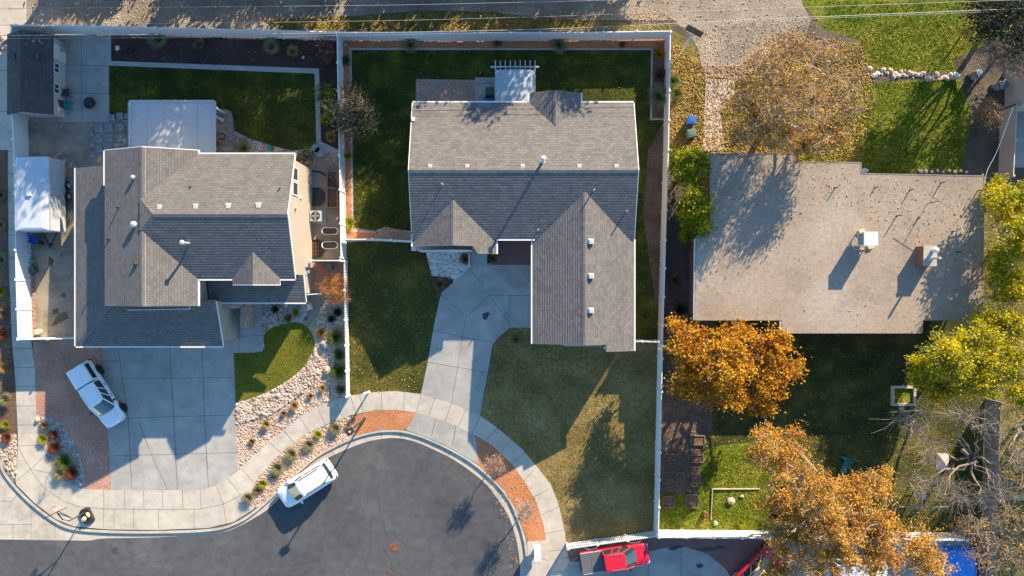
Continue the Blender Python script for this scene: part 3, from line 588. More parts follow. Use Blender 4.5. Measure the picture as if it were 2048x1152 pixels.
def box_vent(parent, px, py, z, slope=(0, 0), m='vent'):
    b = MB(); p = W(px, py, z); b.box((0, 0, .03), (.36, .31, .14)); b.box((0, -.03, .12), (.34, .36, .08), taper=.8); b.box((0, .02, -.02), (.46, .42, .05))
    return b.build('roof_vent', M[m], parent, loc=p)
def pipe_vent(parent, px, py, z, h=.45, r=.05, m='bronze', hood=False):
    b = MB(); b.cyl((0, 0, -.25), r, h + .25, 10); b.cyl((0, 0, -.12), r * 2.6, .18, 12, r2=r * 1.1)
    if hood: b.cyl((0, 0, h), r * 1.9, .10, 12); b.cyl((0, 0, h + .1), r * 1.9, .07, 12, r2=r * .4)
    return b.build('vent_pipe', M[m], parent, loc=W(px, py, z))
def wall_box(b, x0, x1, y0, y1, z0, z1): b.box(((x0 + x1) / 2, (y0 + y1) / 2, (z0 + z1) / 2), (x1 - x0, y1 - y0, z1 - z0))
def window(parent, c, w, h, axis, m='windglass', mull=1):
    """a window on a wall; axis = outward normal 'x+','x-','y+','y-'"""
    f = MB(); g = MB(); ax = axis[0]; s = 1 if axis[1] == '+' else -1
    def bx(b, u, v, su, sv, t, o):
        if ax == 'x': b.box((o * s, u, v), (t, su, sv))
        else: b.box((u, o * s, v), (su, t, sv))
    for u in (-w / 2, w / 2): bx(f, u, 0, .08, h + .08, .07, .0)
    for v in (-h / 2, h / 2): bx(f, 0, v, w - .08, .08, .07, .0)
    for i in range(mull): bx(f, -w / 2 + w * (i + 1) / (mull + 1), 0, .05, h - .08, .05, .0)
    bx(g, 0, 0, w - .09, h - .09, .02, -.002)
    fo = f.build('window', M['trim'], parent, loc=c); g.build('pane', M[m], fo)
    return fo

# ---- west house: two storeys, L of ridges, low shed roofs along its west and south sides
wh = thing('two_storey_house', 'two storey tan stucco house with a cross gabled grey roof above low side roofs', 'house', (0, 0, 0))
b = MB()
wall_box(b, -29.85, -23.55, -1.0, 10.05, -1, 5.3)
b.add([(-29.85, -1.0, 5.3), (-23.55, -1.0, 5.3), (-26.7, -1.0, 6.42), (-29.85, 10.05, 5.3), (-23.55, 10.05, 5.3), (-26.7, 10.05, 6.42)], [(0, 1, 2), (5, 4, 3)])
wall_box(b, -23.55, -16.3, 1.0, 9.6, -1, 5.2)
b.add([(-16.3, 1.0, 5.2), (-16.3, 9.6, 5.2), (-16.3, 5.3, 6.78)], [(0, 1, 2)])
wall_box(b, -33.4, -29.852, -4.15, 9.0, -1, 2.75); wall_box(b, -29.852, -22.55, -4.15, -1.003, -1.2, 2.75)
b.add([(-22.55, -4.15, 2.75), (-22.55, -1.0, 2.75), (-22.55, -1.0, 4.0)], [(0, 1, 2)]); b.add([(-33.4, 9.0, 2.75), (-29.85, 9.0, 2.75), (-29.85, 9.0, 4.15)], [(2, 1, 0)])
wall_box(b, -22.548, -21.6, -1.6, .998, -1.1, 2.6); wall_box(b, -17.6, -16.32, -.4, .998, -1, 2.6)
b.build('wall', M['stucco'], wh)
RM = [M['shingle2'], M['trim']]
r = Roof(); P = .375
zw, zr1, zr2 = 5.2, 6.5, 6.94
r.plane([(-30.2, -1.33, zw), (-26.75, -1.33, zr1), (-26.75, 10.2, zr1), (-30.2, 10.2, zw)], edges=(0, 2, 3))
r.plane([(-23.3, -1.33, zw), (-23.3, 10.2, zw), (-26.75, 10.2, zr1), (-26.75, -1.33, zr1)], edges=(0, 1, 3))
r.plane([(-16.1, .67, zw), (-16.1, 5.3, zr2), (-25.75, 5.3, zr2), (-26.9, 4.15, zr1 + .02), (-23.42, .67, zw)], edges=(0, 4))
r.plane([(-16.1, 9.93, zw), (-23.42, 9.93, zw), (-26.9, 6.45, zr1 + .02), (-25.75, 5.3, zr2), (-16.1, 5.3, zr2)], edges=(0, 4))
r.plane([(-25.75, 5.3, zr2), (-26.9, 6.45, zr1 + .02), (-26.9, 4.15, zr1 + .02)])
# small front gable
gx, gz = -18.95, 5.95
r.plane([(gx, .25, gz), (gx, 3.6, gz), (gx - 1.75, 3.6, gz - .72), (gx - 1.75, .25, gz - .72)], edges=(0, 3))
r.plane([(gx, .25, gz), (gx + 1.75, .25, gz - .72), (gx + 1.75, 3.6, gz - .72), (gx, 3.6, gz)], edges=(0, 1))
up_roof = r.build('roof', RM, wh)
for a, c in (((-26.75, -1.33, zr1), (-26.75, 4.1, zr1)), ((-26.75, 6.5, zr1), (-26.75, 10.2, zr1)), ((-25.75, 5.3, zr2), (-16.1, 5.3, zr2)), ((-26.9, 4.15, zr1), (-25.75, 5.3, zr2)), ((-26.9, 6.45, zr1), (-25.75, 5.3, zr2))): cap(up_roof, a, c, .22, RM, .3)
r = Roof(); ze = 2.9
r.plane([(-33.8, 9.3, ze), (-33.8, -4.5, ze), (-29.86, -.56, ze + 1.48), (-29.86, 9.3, ze + 1.48)], edges=(0, 3))
r.plane([(-33.8, -4.5, ze), (-22.4, -4.5, ze), (-22.4, -1.02, ze + 1.31), (-29.84, -1.02, ze + 1.31), (-30.3, -1.0, ze + 1.31)], edges=(0, 1))
r.plane([(-22.4, -1.02, ze + 1.31), (-23.52, -1.02, ze + 1.31), (-23.52, -.9, ze + 1.31), (-22.4, -.9, ze + 1.31)])
lo_roof = r.build('low_roof', RM, wh); cap(lo_roof, (-33.75, -4.45, ze), (-29.9, -.6, ze + 1.46), .2, RM, .15)
r = Roof(); r.plane([(-23.4, -1.12, 2.85), (-16.0, -1.12, 2.85), (-16.0, 1.0, 3.55), (-23.4, 1.0, 3.55)], edges=(0, 1)); r.build('porch_roof', RM, wh)
for p, q in (((-33.86, 9.3, ze), (-33.86, -4.5, ze)), ((-33.8, -4.57, ze), (-22.4, -4.57, ze)), ((-23.4, -1.18, 2.85), (-16.0, -1.18, 2.85)), ((-23.4, 9.99, zw), (-16.1, 9.99, zw)), ((-23.24, -1.33, zw), (-23.24, .6, zw)), ((-23.3, .61, zw), (-20.75, .61, zw)), ((-17.2, .61, zw), (-16.1, .61, zw)), ((-30.26, 7.6, zw), (-30.26, 10.2, zw)), ((-23.24, 10.0, zw), (-23.24, 10.25, zw))): bar(MB(), p, q, .11, .1, dz=.01).build('gutter', M['trim'], wh)
for p, q in (((-16.08, 9.93, zw), (-16.08, 5.3, zr2)), ((-16.08, 5.3, zr2), (-16.08, .67, zw)), ((-30.2, 10.23, zw), (-26.75, 10.23, zr1)), ((-26.75, 10.23, zr1), (-23.3, 10.23, zw)), ((-15.97, -1.12, 2.85), (-15.97, 1.0, 3.55)), ((-22.37, -4.5, ze), (-22.37, -1.02, ze + 1.31)), ((gx, .22, gz), (gx + 1.75, .22, gz - .72)), ((gx, .22, gz), (gx - 1.75, .22, gz - .72))): bar(MB(), p, q, .05, .16, dz=.015).build('fascia', M['trim'], wh)
b = MB(); bar(b, W(255, 620, 4.05), W(379, 618, 4.05), .07, .06); bar(b, W(379, 618, 4.05), W(379, 609, 4.15), .07, .06); b.build('downspout', M['trim'], wh)
for px, py in ((320, 414), (392, 413), (457, 412), (517, 411)): box_vent(up_roof, px, py, 6.66)
for px, py, z, h in ((382, 374, 6.12, .22), (560, 377, 6.2, .22), (237, 415, 5.75, .3), (217, 478, 5.45, .28)): pipe_vent(up_roof, px, py, z, h)
b = MB(); b.cyl((0, 0, -.1), .13, .3, 12); b.cyl((0, 0, .14), .23, .12, 14); b.cyl((0, 0, .26), .23, .1, 14, r2=.06); b.build('turbine_vent', M['galv'], up_roof, loc=W(270, 449, 6.3))
pipe_vent(up_roof, 268, 355, 6.22, .12, .08, 'galv', True); pipe_vent(up_roof, 273, 528, 6.25, .1, .09, 'bronze', True)
pipe_vent(up_roof, 380, 487, 6.0, 1.2, .09, 'galv', True)
for y in (8.55, 7.45): window(wh, (-16.28, y, 4.55), .95, 1.2, 'x+', mull=0)
window(wh, (-26.6, 10.08, 4.2), 1.4, 1.1, 'y+'); window(wh, (-27.5, -1.03, 4.75), 1.2, .7, 'y-'); window(wh, (-29.3, -4.17, 1.2), 1.2, 1.1, 'y-')
b = MB(); wall_box(b, -28.5, -23.6, -4.22, -4.153, -1.1, 1.9)
gd = b.build('garage_door', M['white'], wh)
b = MB(); wall_box(b, -21.598, -21.2, -3.2, .99, -1.1, 1.5); b.build('stone_veneer', M['stone'], wh)
b = MB(); b.box((0, 0, 0), (.16, .5, .8)); b.box((.02, -.55, -.3), (.12, .3, .4)); b.cyl((.03, .1, -.9), .03, .5, 8); b.build('electric_meter', M['galv'], wh, loc=(-16.2, 1.9, 1.6))
b = MB(); b.box((0, 0, 0), (.1, .22, .3)); b.build('wall_vent', M['trim'], wh, loc=(-16.25, 7.0, 3.2))
b = MB(); b.cyl((0, 0, 0), .08, .34, 10); b.tube([(0, 0, .2), (.18, 0, .3)], .07, 8); b.build('exhaust_hood', M['galv'], wh, loc=(-16.26, 6.0, 4.4))
b = MB(); wall_box(b, -18.2, -18.08, -1.02, -.9, -.9, 2.7); b.build('porch_post', M['trim'], wh)

def window_well(label, px, py, w, l, rim, kid=None):
    p = G(px, py); t = thing('window_well', label, 'window well', p); b = MB(); c = MB(); n = 12
    pts = [Vector((-w / 2, -l / 2, 0)), Vector((0, -l / 2, 0))] + [Vector((w / 2 * math.sin(a), -l / 2 * math.cos(a), 0)) for a in [math.pi * i / n for i in range(1, n)]] + [Vector((0, l / 2, 0)), Vector((-w / 2, l / 2, 0))]
    for a, d in zip(pts, pts[1:]): bar(b, a + Vector((0, 0, .18)), d + Vector((0, 0, .18)), .05, .3)
    b.build('rim', M['dark'], t); c.prism([(q.x * .97, q.y * .97) for q in pts], .03, .045); c.build('cover', M[rim], t)
    if kid:
        k = MB()
        for i in range(3): bar(k, (-w * .35 + i * .22, -l * .42, .12), (-w * .35 + i * .22, l * .42, .12), .045, .05)
        for i in range(4): bar(k, (-w * .4, -l * .3 + i * l * .2, .14), (w * .3, -l * .3 + i * l * .2, .14), .03, .03)
        k.build('grate', M[kid], t)
window_well('black covered window well against the tan wall, north of the air conditioner', 636, 394, 1.1, 1.45, 'black')
window_well('window well with orange rusty grate against the tan wall, south of the air conditioner', 636, 498, 1.05, 1.5, 'black', 'rust')

# patio cover
pc = thing('patio_cover', 'pale flat panel patio cover behind the two storey house', 'patio cover', (0, 0, 0))
x0, x1, y0, y1 = -29.7, -23.2, 9.6, 14.55
b = MB(); b.box(((x0 + x1) / 2, (y0 + y1) / 2, 2.6), (x1 - x0, y1 - y0, .1))
for i in range(1, 5): b.box((x0 + (x1 - x0) * i / 5, (y0 + y1) / 2, 2.655), (.035, y1 - y0 - .3, .012), 1)
b.build('roof_panel', [M['metalroof'], M['seam2']], pc)
b = MB()
for p, q in (((x0, y1, 2.74), (x1, y1, 2.74)), ((x0 - .05, y0, 2.72), (x0 - .05, y1, 2.72)), ((x1 + .05, y0, 2.72), (x1 + .05, y1, 2.72))): bar(b, p, q, .13, .2)
b.build('fascia', M['metalroof'], pc)
for x in (x0 + .3, (x0 + x1) / 2, x1 - .3): MB().box((x, y1 - .25, 1.27), (.14, .14, 2.56)).build('post', M['trim'], pc)

# shed
sh = thing('garden_shed', 'dark roofed pale garden shed on the concrete pad in the north west corner', 'shed', (0, 0, 0))
b = MB(); wall_box(b, -39.75, -36.45, 13.9, 19.9, 0, 1.85); b.add([(-39.75, 13.9, 1.85), (-36.45, 13.9, 1.85), (-38.1, 13.9, 2.75), (-39.75, 19.9, 1.85), (-36.45, 19.9, 1.85), (-38.1, 19.9, 2.75)], [(0, 1, 2), (5, 4, 3)]); b.build('wall', M['stucco2'], sh)
r = Roof(); r.th = .1
r.plane([(-39.9, 13.7, 1.8), (-38.1, 13.7, 2.78), (-38.1, 20.05, 2.78), (-39.9, 20.05, 1.8)], edges=(0, 1, 2, 3)); r.plane([(-36.3, 13.7, 1.8), (-36.3, 20.05, 1.8), (-38.1, 20.05, 2.78), (-38.1, 13.7, 2.78)], edges=(0, 1, 2, 3))
sr = r.build('roof', [M['shedroof'], M['dark']], sh)
for px, py, z in ((76, 112, 2.35), (28, 112, 2.4)): MB().box((0, 0, .05), (.3, .5, .12)).build('skylight', M['windglass'], sr, loc=W(px, py, z))
for y in (17.6, 15.95): window(sh, (-36.43, y, 1.15), .75, .6, 'x+', mull=1)
b = MB(); b.box((0, 0, 0), (.06, 1.2, 1.7)); b.build('door', M['trim'], sh, loc=(-36.42, 18.9, .9))

# ---- middle house: single storey
ch = thing('gabled_house', 'single storey house with long taupe gabled roof and projecting garage wing, middle lot', 'house', (0, 0, 0))
b = MB()
wall_box(b, -7.35, 9.05, 3.95, 14.0, -.3, 3.15)
for x, s in ((-7.35, 1), (9.05, -1)): b.add([(x, 3.95, 3.15), (x, 14.0, 3.15), (x, 8.76, 4.9)], [(0, 2, 1) if s > 0 else (0, 1, 2)])
wall_box(b, -7.352, -1.5, 2.9, 3.948, -.5, 3.1); wall_box(b, 1.95, 9.06, -4.05, 3.948, -.6, 3.15); wall_box(b, 1.5, 5.1, 14.002, 14.7, -.2, 3.1)
wall_box(b, 7.2, 9.058, -4.6, -4.053, -.6, 3.1)
b.add([(1.95, -4.05, 3.15), (9.06, -4.05, 3.15), (5.48, -4.05, 4.5)], [(0, 1, 2)]); b.add([(1.5, 14.7, 3.1), (5.1, 14.7, 3.1), (3.33, 14.7, 3.75)], [(0, 2, 1)]); b.add([(-7.35, 2.9, 3.1), (-1.5, 2.9, 3.1), (-4.43, 2.9, 4.25)], [(0, 1, 2)])
b.build('wall', M['stucco2'], ch)
RM = [M['shingle'], M['trim']]; zr = 5.2; k = .37
def mz(y): return zr - k * abs(y - 8.756)
r = Roof(); xw, xe = -7.66, 9.38
r.plane([(xw, 3.76, mz(3.76)), (xe, 3.76, mz(3.76)), (xe, 8.756, zr), (xw, 8.756, zr)], edges=(0, 1, 3))
r.plane([(xe, 14.3, mz(14.3)), (xw, 14.3, mz(14.3)), (xw, 8.756, zr), (xe, 8.756, zr)], edges=(0, 1, 3))
# north cross gable
r.plane([(3.33, 15.05, 3.9), (3.33, 12.2, 3.9), (1.35, 12.2, 3.17), (1.35, 15.05, 3.17)], edges=(2, 3)); r.plane([(3.33, 15.05, 3.9), (5.31, 15.05, 3.17), (5.31, 12.2, 3.17), (3.33, 12.2, 3.9)], edges=(0, 1))
# front left gable: ridge at x -4.43
fz = 4.42; fe = 3.24
r.plane([(-4.43, 3.2, fz), (-4.43, 6.75, fz), (xw + .02, 6.75, fe), (xw + .02, 3.2, fe)], edges=(2, 3))
r.plane([(-4.43, 3.2, fz), (-1.2, 3.2, fe), (-1.2, 6.75, fe), (-4.43, 6.75, fz)], edges=(0, 1))
r.plane([(-3.0, 3.21, fz - .3655 * 1.43), (-2.62, 2.62, fz - .3655 * 1.81), (-1.2, 2.62, fe), (-1.2, 3.21, fe)], edges=(1, 2))
r.plane([(-3.0, 3.21, fz - .3655 * 1.43), (-3.15, 2.62, 3.3), (-2.62, 2.62, fz - .3655 * 1.81)], edges=(1,))
# garage wing
gz2, ge = 4.64, 3.2; gx2 = 5.48
r.plane([(gx2, -4.3, gz2), (gx2, 7.3, gz2), (1.58, 7.3, ge), (1.58, -4.3, ge)], edges=(2, 3)); r.plane([(gx2, -4.3, gz2), (9.4, -4.3, ge), (9.4, 7.3, ge), (gx2, 7.3, gz2)], edges=(0, 1))
r.plane([(7.15, -4.85, gz2 - .3675 * 1.67), (9.4, -4.85, ge), (9.4, -4.3, ge), (7.15, -4.3, gz2 - .3675 * 1.67)], edges=(0, 1, 3)); r.plane([(7.15, -4.85, gz2 - .3675 * 1.67), (7.15, -4.29, gz2 - .3675 * 1.67), (6.75, -4.29, 3.85)], edges=(2,))
cr = r.build('roof', RM, ch)
for a, c in (((xw, 8.756, zr), (xe, 8.756, zr)), ((3.33, 15.05, 3.9), (3.33, 12.4, 3.9)), ((-4.43, 3.2, fz), (-4.43, 6.6, fz)), ((gx2, -4.3, gz2), (gx2, 7.1, gz2))): cap(cr, a, c, .2, RM, .3)
for p, q in (((xw, 14.36, mz(14.3)), (1.35, 14.36, mz(14.3))), ((5.31, 14.36, mz(14.3)), (xe, 14.36, mz(14.3))), ((1.29, 14.3, 3.17), (1.29, 15.05, 3.17)), ((5.37, 14.3, 3.17), (5.37, 15.05, 3.17)), ((-1.2, 3.70, mz(3.76)), (1.75, 3.70, mz(3.76))), ((1.52, -4.3, ge), (1.52, 3.76, ge)), ((9.46, -4.85, ge), (9.46, 3.76, ge)), ((-1.14, 2.62, fe), (-1.14, 3.7, fe)), ((xw - .05, 3.2, fe), (xw - .05, 4.2, fe))): bar(MB(), p, q, .11, .1, dz=.01).build('gutter', M['trim'], ch)
for p, q in (((xw - .03, 14.3, mz(14.3)), (xw - .03, 8.756, zr)), ((xw - .03, 8.756, zr), (xw - .03, 4.3, mz(4.3))), ((xe + .03, 14.3, mz(14.3)), (xe + .03, 8.756, zr)), ((xe + .03, 8.756, zr), (xe + .03, 3.8, mz(3.8)))): bar(MB(), p, q, .05, .16, dz=.01).build('fascia', M['trim'], ch)
for px in (860, 934, 1045, 1158, 1232): box_vent(cr, px, 333, 5.0)
for py in (483, 552, 621): box_vent(cr, 1182, py, 4.58, m='galv')
for px, py, h in ((885, 369, .6), (1187, 381, .6), (1252, 423, .65), (1076, 460, .3)): pipe_vent(cr, px, py, mz((576 - py) * .915 / S) , h, .05, 'galv')
pipe_vent(cr, 1085, 324, 5.0, 1.35, .11, 'galv', True)
b = MB(); b.box((0, 0, .1), (.22, .3, .2)); b.build('roof_vent', M['trim'], cr, loc=W(827, 239, mz(13)))
window(ch, (9.07, 9.5, 1.7), 1.4, 1.1, 'x+'); window(ch, (-7.37, 8.0, 1.7), 1.3, 1.1, 'x-'); window(ch, (-5.6, 2.88, 1.6), 1.8, 1.2, 'y-'); window(ch, (-.4, 14.02, 1.6), 1.6, 1.2, 'y+')
b = MB(); b.box((0, 0, 0), (.06, 4.9, 2.2)); b.build('garage_door', M['white'], ch, loc=(1.93, -.9, .75))
b = MB(); b.box((0, 0, 0), (1.0, .06, 2.1)); b.build('front_door', M['brick'], ch, loc=(.2, 3.93, 1.15))
b = MB()
for i in range(3): b.box((0, .35 - i * .35, .4 - i * .14), (1.35, .36, .5 - i * .0))
st = b.build('porch_steps', M['border'], ch, loc=G(958, 520)); MB().box((-.75, -.05, .55), (.07, 1.15, .9)).build('side_rail', M['white'], st)
b = MB(); b.box((0, 0, .5), (.35, .5, .8)); b.build('downspout', M['trim'], ch, loc=G(830, 496))
b = MB(); b.box((0, 0, 0), (3.0, .5, 2.6)); b.build('bay_wall', M['stucco2'], ch, loc=(5.6, -4.32, .9))

# curved metal patio cover with pergola frame
pv = thing('patio_awning', 'pale curved metal patio awning with rafters sticking out, north of the taupe roof', 'awning', (0, 0, 0))
ax0, ax1 = (990 - 1024) * .95 / S, (1071 - 1024) * .95 / S; b = MB(); n = 10
pts = [(ax0 + (ax1 - ax0) * i / n, 2.62 + .28 * math.sin(math.pi * i / n)) for i in range(n + 1)]
ya, yb = 14.0, 16.95
for (xa, za), (xb, zb) in zip(pts, pts[1:]):
    b.add([(xa, ya, za), (xb, ya, zb), (xb, yb, zb), (xa, yb, za)], [(0, 1, 2, 3)], 0)
b.build('panel_sheet', M['awning'], pv, True)
for i in range(9):
    x = ax0 + .02 + (ax1 - ax0 - .04) * i / 8; bar(MB(), (x, ya, 2.55), (x, 17.75, 2.55), .06, .15).build('rafter', M['galv'], pv)
bar(MB(), (ax0 - .35, 17.3, 2.42), (ax1 + .3, 17.3, 2.42), .1, .2).build('beam', M['galv'], pv)
for x in (ax0 + .1, ax1 - .1): MB().box((x, 17.3, 1.1), (.12, .12, 2.22)).build('post', M['galv'], pv)

# ---- east house: flat gravel roof
eh = thing('flat_roof_house', 'single storey house with a broad flat tan gravel roof in the east lot', 'house', (0, 0, 0))
OUT = [(1420, 308), (1590, 308), (1591, 324), (1722, 325), (1722, 347), (1968, 352), (1965, 640), (1845, 640), (1844, 666), (1564, 666), (1563, 640), (1390, 640), (1392, 475), (1420, 440)]
pts = [W(x, y, 3.3) for x, y in OUT]; pts.reverse()
b = MB(); pl = [(p.x, p.y) for p in pts]; cx = sum(p[0] for p in pl) / len(pl); cy = sum(p[1] for p in pl) / len(pl)
b.prism(pl, 3.08, 3.3); er = b.build('roof', M['tarroof'], eh)
b = MB(); b.prism([(cx + (x - cx) * .965, cy + (y - cy) * .94) for x, y in pl], -1, 3.079); b.build('wall', M['brick'], eh)
b = MB()
for p, q in zip(pts, pts[1:] + pts[:1]): bar(b, p, q, .07, .24, dz=.02)
b.build('roof_edging', M['greywood'], eh)
bar(MB(), W(1388, 640, 3.3), W(1390, 478, 3.3), .12, .12).build('gutter', M['galv'], eh); bar(MB(), W(1561, 642, 3.3), W(1561, 664, 3.3), .14, .12).build('gutter', M['galv'], eh)
# evaporative cooler
ec = thing('evaporative_cooler', 'pale square evaporative cooler standing on the flat tan roof', 'cooler', W(1722, 480, 3.3))
b = MB(); b.box((0, 0, .95), (.98, .98, 1.0)); b.box((0, 0, 1.48), (1.04, 1.04, .08)); b.build('cabinet', plain('pale_green_enamel', (.52, .60, .56), .4), ec)
b = MB()
for i in range(5): b.box((-.5, 0, .62 + i * .16), (.04, .8, .04))
for i in range(3): b.box((-.505, -.3 + i * .3, .95), (.03, .05, .8))
b.build('louvre', M['seam'], ec)
for x in (-.42, .42):
    for y in (-.42, .42): MB().box((x, y, .23), (.06, .06, .46)).build('leg', M['galv'], ec)
b = MB(); b.tube([(-.55, .2, .05), (-.75, -.3, .05), (-.6, -.7, .06), (-.1, -.75, .06), (.3, -.7, .05)], .035, 6); b.build('hose', M['galv'], ec)
for px, py, r_ in ((1722, 462, .22), (1740, 494, .2)):
    b = MB(); b.box((0, 0, .08), (r_ * 2, r_ * 1.2, .16), rz=.4); b.build('sandbag', M['sandy'], ec, loc=W(px, py, 3.3) - W(1722, 480, 3.3))
# chimney and roof furniture (parts of the roof)
b = MB(); b.box((0, 0, .5), (.95, 1.5, 1.0)); chm = b.build('chimney', M['brick'], er, loc=W(1844, 513, 3.3))
b = MB(); b.box((0, 0, 1.03), (1.0, 1.55, .06)); b.build('chimney_cap', M['concrete'], chm)
for i, (x, y) in enumerate(((.2, .42), (.15, -.2))):
    b = MB(); b.cyl((x, y, 1.06), .14 if i == 0 else .09, .35 if i == 0 else 1.0, 14)
    if i == 0: b.cyl((x, y, 1.41), .2, .12, 16); b.cyl((x, y, 1.53), .2, .1, 16, r2=.05)
    b.build('flue', M['trim'] if i == 0 else M['galv'], chm)
for px, py, h in ((1820, 380, .5), (1882, 366, .5), (1955, 382, .95), (1793, 432, .75), (1905, 463, .35), (1935, 464, .4), (1915, 504, .45), (1670, 376, .45), (1836, 436, .3), (1750, 375, .3)): pipe_vent(er, px, py, 3.3, h, .04)
an = thing('roof_antenna', 'thin television antenna on a mast above the flat tan roof', 'antenna', W(1855, 407, 3.3))
MB().tube([(0, 0, 0), (0, 0, 1.5)], .025, 6).build('mast', M['dark'], an)
b = MB(); b.tube([(-.75, .5, 1.45), (1.0, -.62, 1.45)], .018, 5)
for i in range(7):
    t = i / 6; c = Vector((-.75 + 1.75 * t, .5 - 1.12 * t, 1.46)); l = .55 - .4 * t; d = Vector((.55, .83, 0)) * l; b.tube([c - d, c + d], .009, 4)
b.build('boom', M['dark'], an)

# ---- sliver of the house beyond the north east corner
nh = thing('neighbour_house', 'sliver of a dark roofed house at the upper right corner behind the cream fence', 'house', (0, 0, 0))
b = MB(); b.box((43.2, 16.1, 1.3), (6, 3.4, 2.8)); b.build('wall', M['stucco2'], nh)
r = Roof(); r.plane([(39.95, 18, 2.7), (39.95, 14.2, 2.7), (43, 14.2, 3.9), (43, 18, 3.9)], edges=(0, 1, 3)); r.plane([(46.5, 18, 2.7), (43, 18, 3.9), (43, 14.2, 3.9), (46.5, 14.2, 2.7)], edges=(0, 2, 3)); r.build('roof', [M['shedroof'], M['trim']], nh)

# ================================================================ FENCES
def fence(name, label, top, h=1.83, post=2.35, m='white', cat='fence', picket=False, end=True, group=None):
    """fence run whose top line passes the given photo pixels"""
    root = thing(name, label, cat, G(*top[0], h) - Vector((0, 0, h)), group=group); o = root.location.copy()
    for a, c in zip(top, top[1:]):
        A, B = G(*a, h), G(*c, h); n = max(1, round((B - A).length / post))
        for i in range(n):
            p, q = A.lerp(B, i / n), A.lerp(B, (i + 1) / n); p.z = zg(p.y) + h; q.z = zg(q.y) + h; p -= o; q -= o
            pn = MB()
            if picket:
                bar(pn, p, q, .06, .06, dz=-.1); bar(pn, p, q, .06, .06, dz=-h * .5); bar(pn, p, q, .07, .09, dz=-h + .22)
                k = max(2, int((q - p).length / .16))
                for j in range(1, k): bar(pn, p.lerp(q, (j - .22) / k), p.lerp(q, (j + .22) / k), .085, h - .1)
                pn.build('picket_panel', M[m], root)
            else:
                bar(pn, p, q, .035, h - .16, dz=-.09); bar(pn, p, q, .07, .1, dz=0); bar(pn, p, q, .06, .12, dz=-h + .2)
                pn.build('panel', M[m], root)
            w = .14
            if i or a == top[0] or True: MB().box(p + Vector((0, 0, -h / 2 + .03)), (w, w, h + .06)).box(p + Vector((0, 0, .085)), (w + .04, w + .04, .05), taper=.6).build('post', M[m], root)
    if end: MB().box(q + Vector((0, 0, -h / 2 + .03)), (.14, .14, h + .06)).box(q + Vector((0, 0, .085)), (.18, .18, .05), taper=.6).build('post', M[m], root)
    return root
fence('vinyl_fence', 'white vinyl privacy fence along the alley behind the shed and dark mulch bed', [(24, 51), (190, 52), (430, 58), (677, 64)], end=False)
fence('vinyl_fence', 'white vinyl privacy fence along the alley behind the red mulch and the middle lawn', [(677, 64), (900, 66), (1140, 65), (1341, 62)], end=False)
fence('vinyl_fence', 'white vinyl privacy fence between the dark mulch bed and the middle back lawn', [(674, 68), (677, 240), (680, 380), (682, 515)])
fence('vinyl_fence', 'long white vinyl privacy fence between the middle house and the east lot', [(1341, 64), (1337, 300), (1331, 480), (1326, 650), (1322, 850), (1317, 1070)])
fence('vinyl_fence', 'white vinyl privacy fence along the west sidewalk beside the white trailer', [(24, 226), (28, 330), (31, 500), (36, 678)])
fence('vinyl_fence', 'short white vinyl fence closing the gravel side yard next to the low roof', [(36, 679), (154, 677)])
fence('vinyl_fence', 'short white vinyl fence at the hidden side of the shed by the sidewalk', [(23, 52), (22, 66)], end=False)
fence('vinyl_gate', 'white vinyl gate fence beside the middle house next to the front left gable', [(688, 479), (745, 478), (782, 480), (822, 482)])
fence('vinyl_gate', 'small white vinyl gate fence between the garage wing and the long east fence', [(1268, 683), (1285, 683), (1318, 684)])
fence('vinyl_gate', 'short white vinyl fence south of the oval planters at the two storey house', [(622, 521), (680, 521)])
fence('vinyl_gate', 'low white gate beside the stone path under the small side porch', [(612, 589), (650, 587)], h=1.2, picket=False)
fence('picket_fence', 'white open picket fence between the rock bed and the middle front lawn', [(688, 522), (690, 640), (693, 794)], h=1.15, picket=True, post=2.4)
fence('picket_fence', 'white open picket fence behind the red pickup', [(1136, 1098), (1314, 1073)], h=1.3, picket=True, post=2.4)
fence('vinyl_fence', 'sunlit white vinyl fence along the south drive below the east lot', [(1318, 1075), (1540, 1077), (1935, 1081)])
fence('cream_fence', 'cream vinyl fence at the upper right corner beside the grey patio', [(2034, 208), (2031, 280), (2027, 352)], m='cream')
fence('cream_fence', 'short cream fence return at the right edge of the grey patio', [(2034, 209), (2075, 207)], m='cream')
fence('wood_fence', 'weathered grey wooden fence down the right side under the bare tree', [(2003, 806), (1998, 940), (1992, 1080), (1990, 1200)], m='greywood', post=2.2)
fence('wire_fence', 'thin pale timber rail fence at the lower right edge behind the grey wooden fence', [(2000, 1000), (2080, 1000)], h=1.3, m='palewood', picket=True)

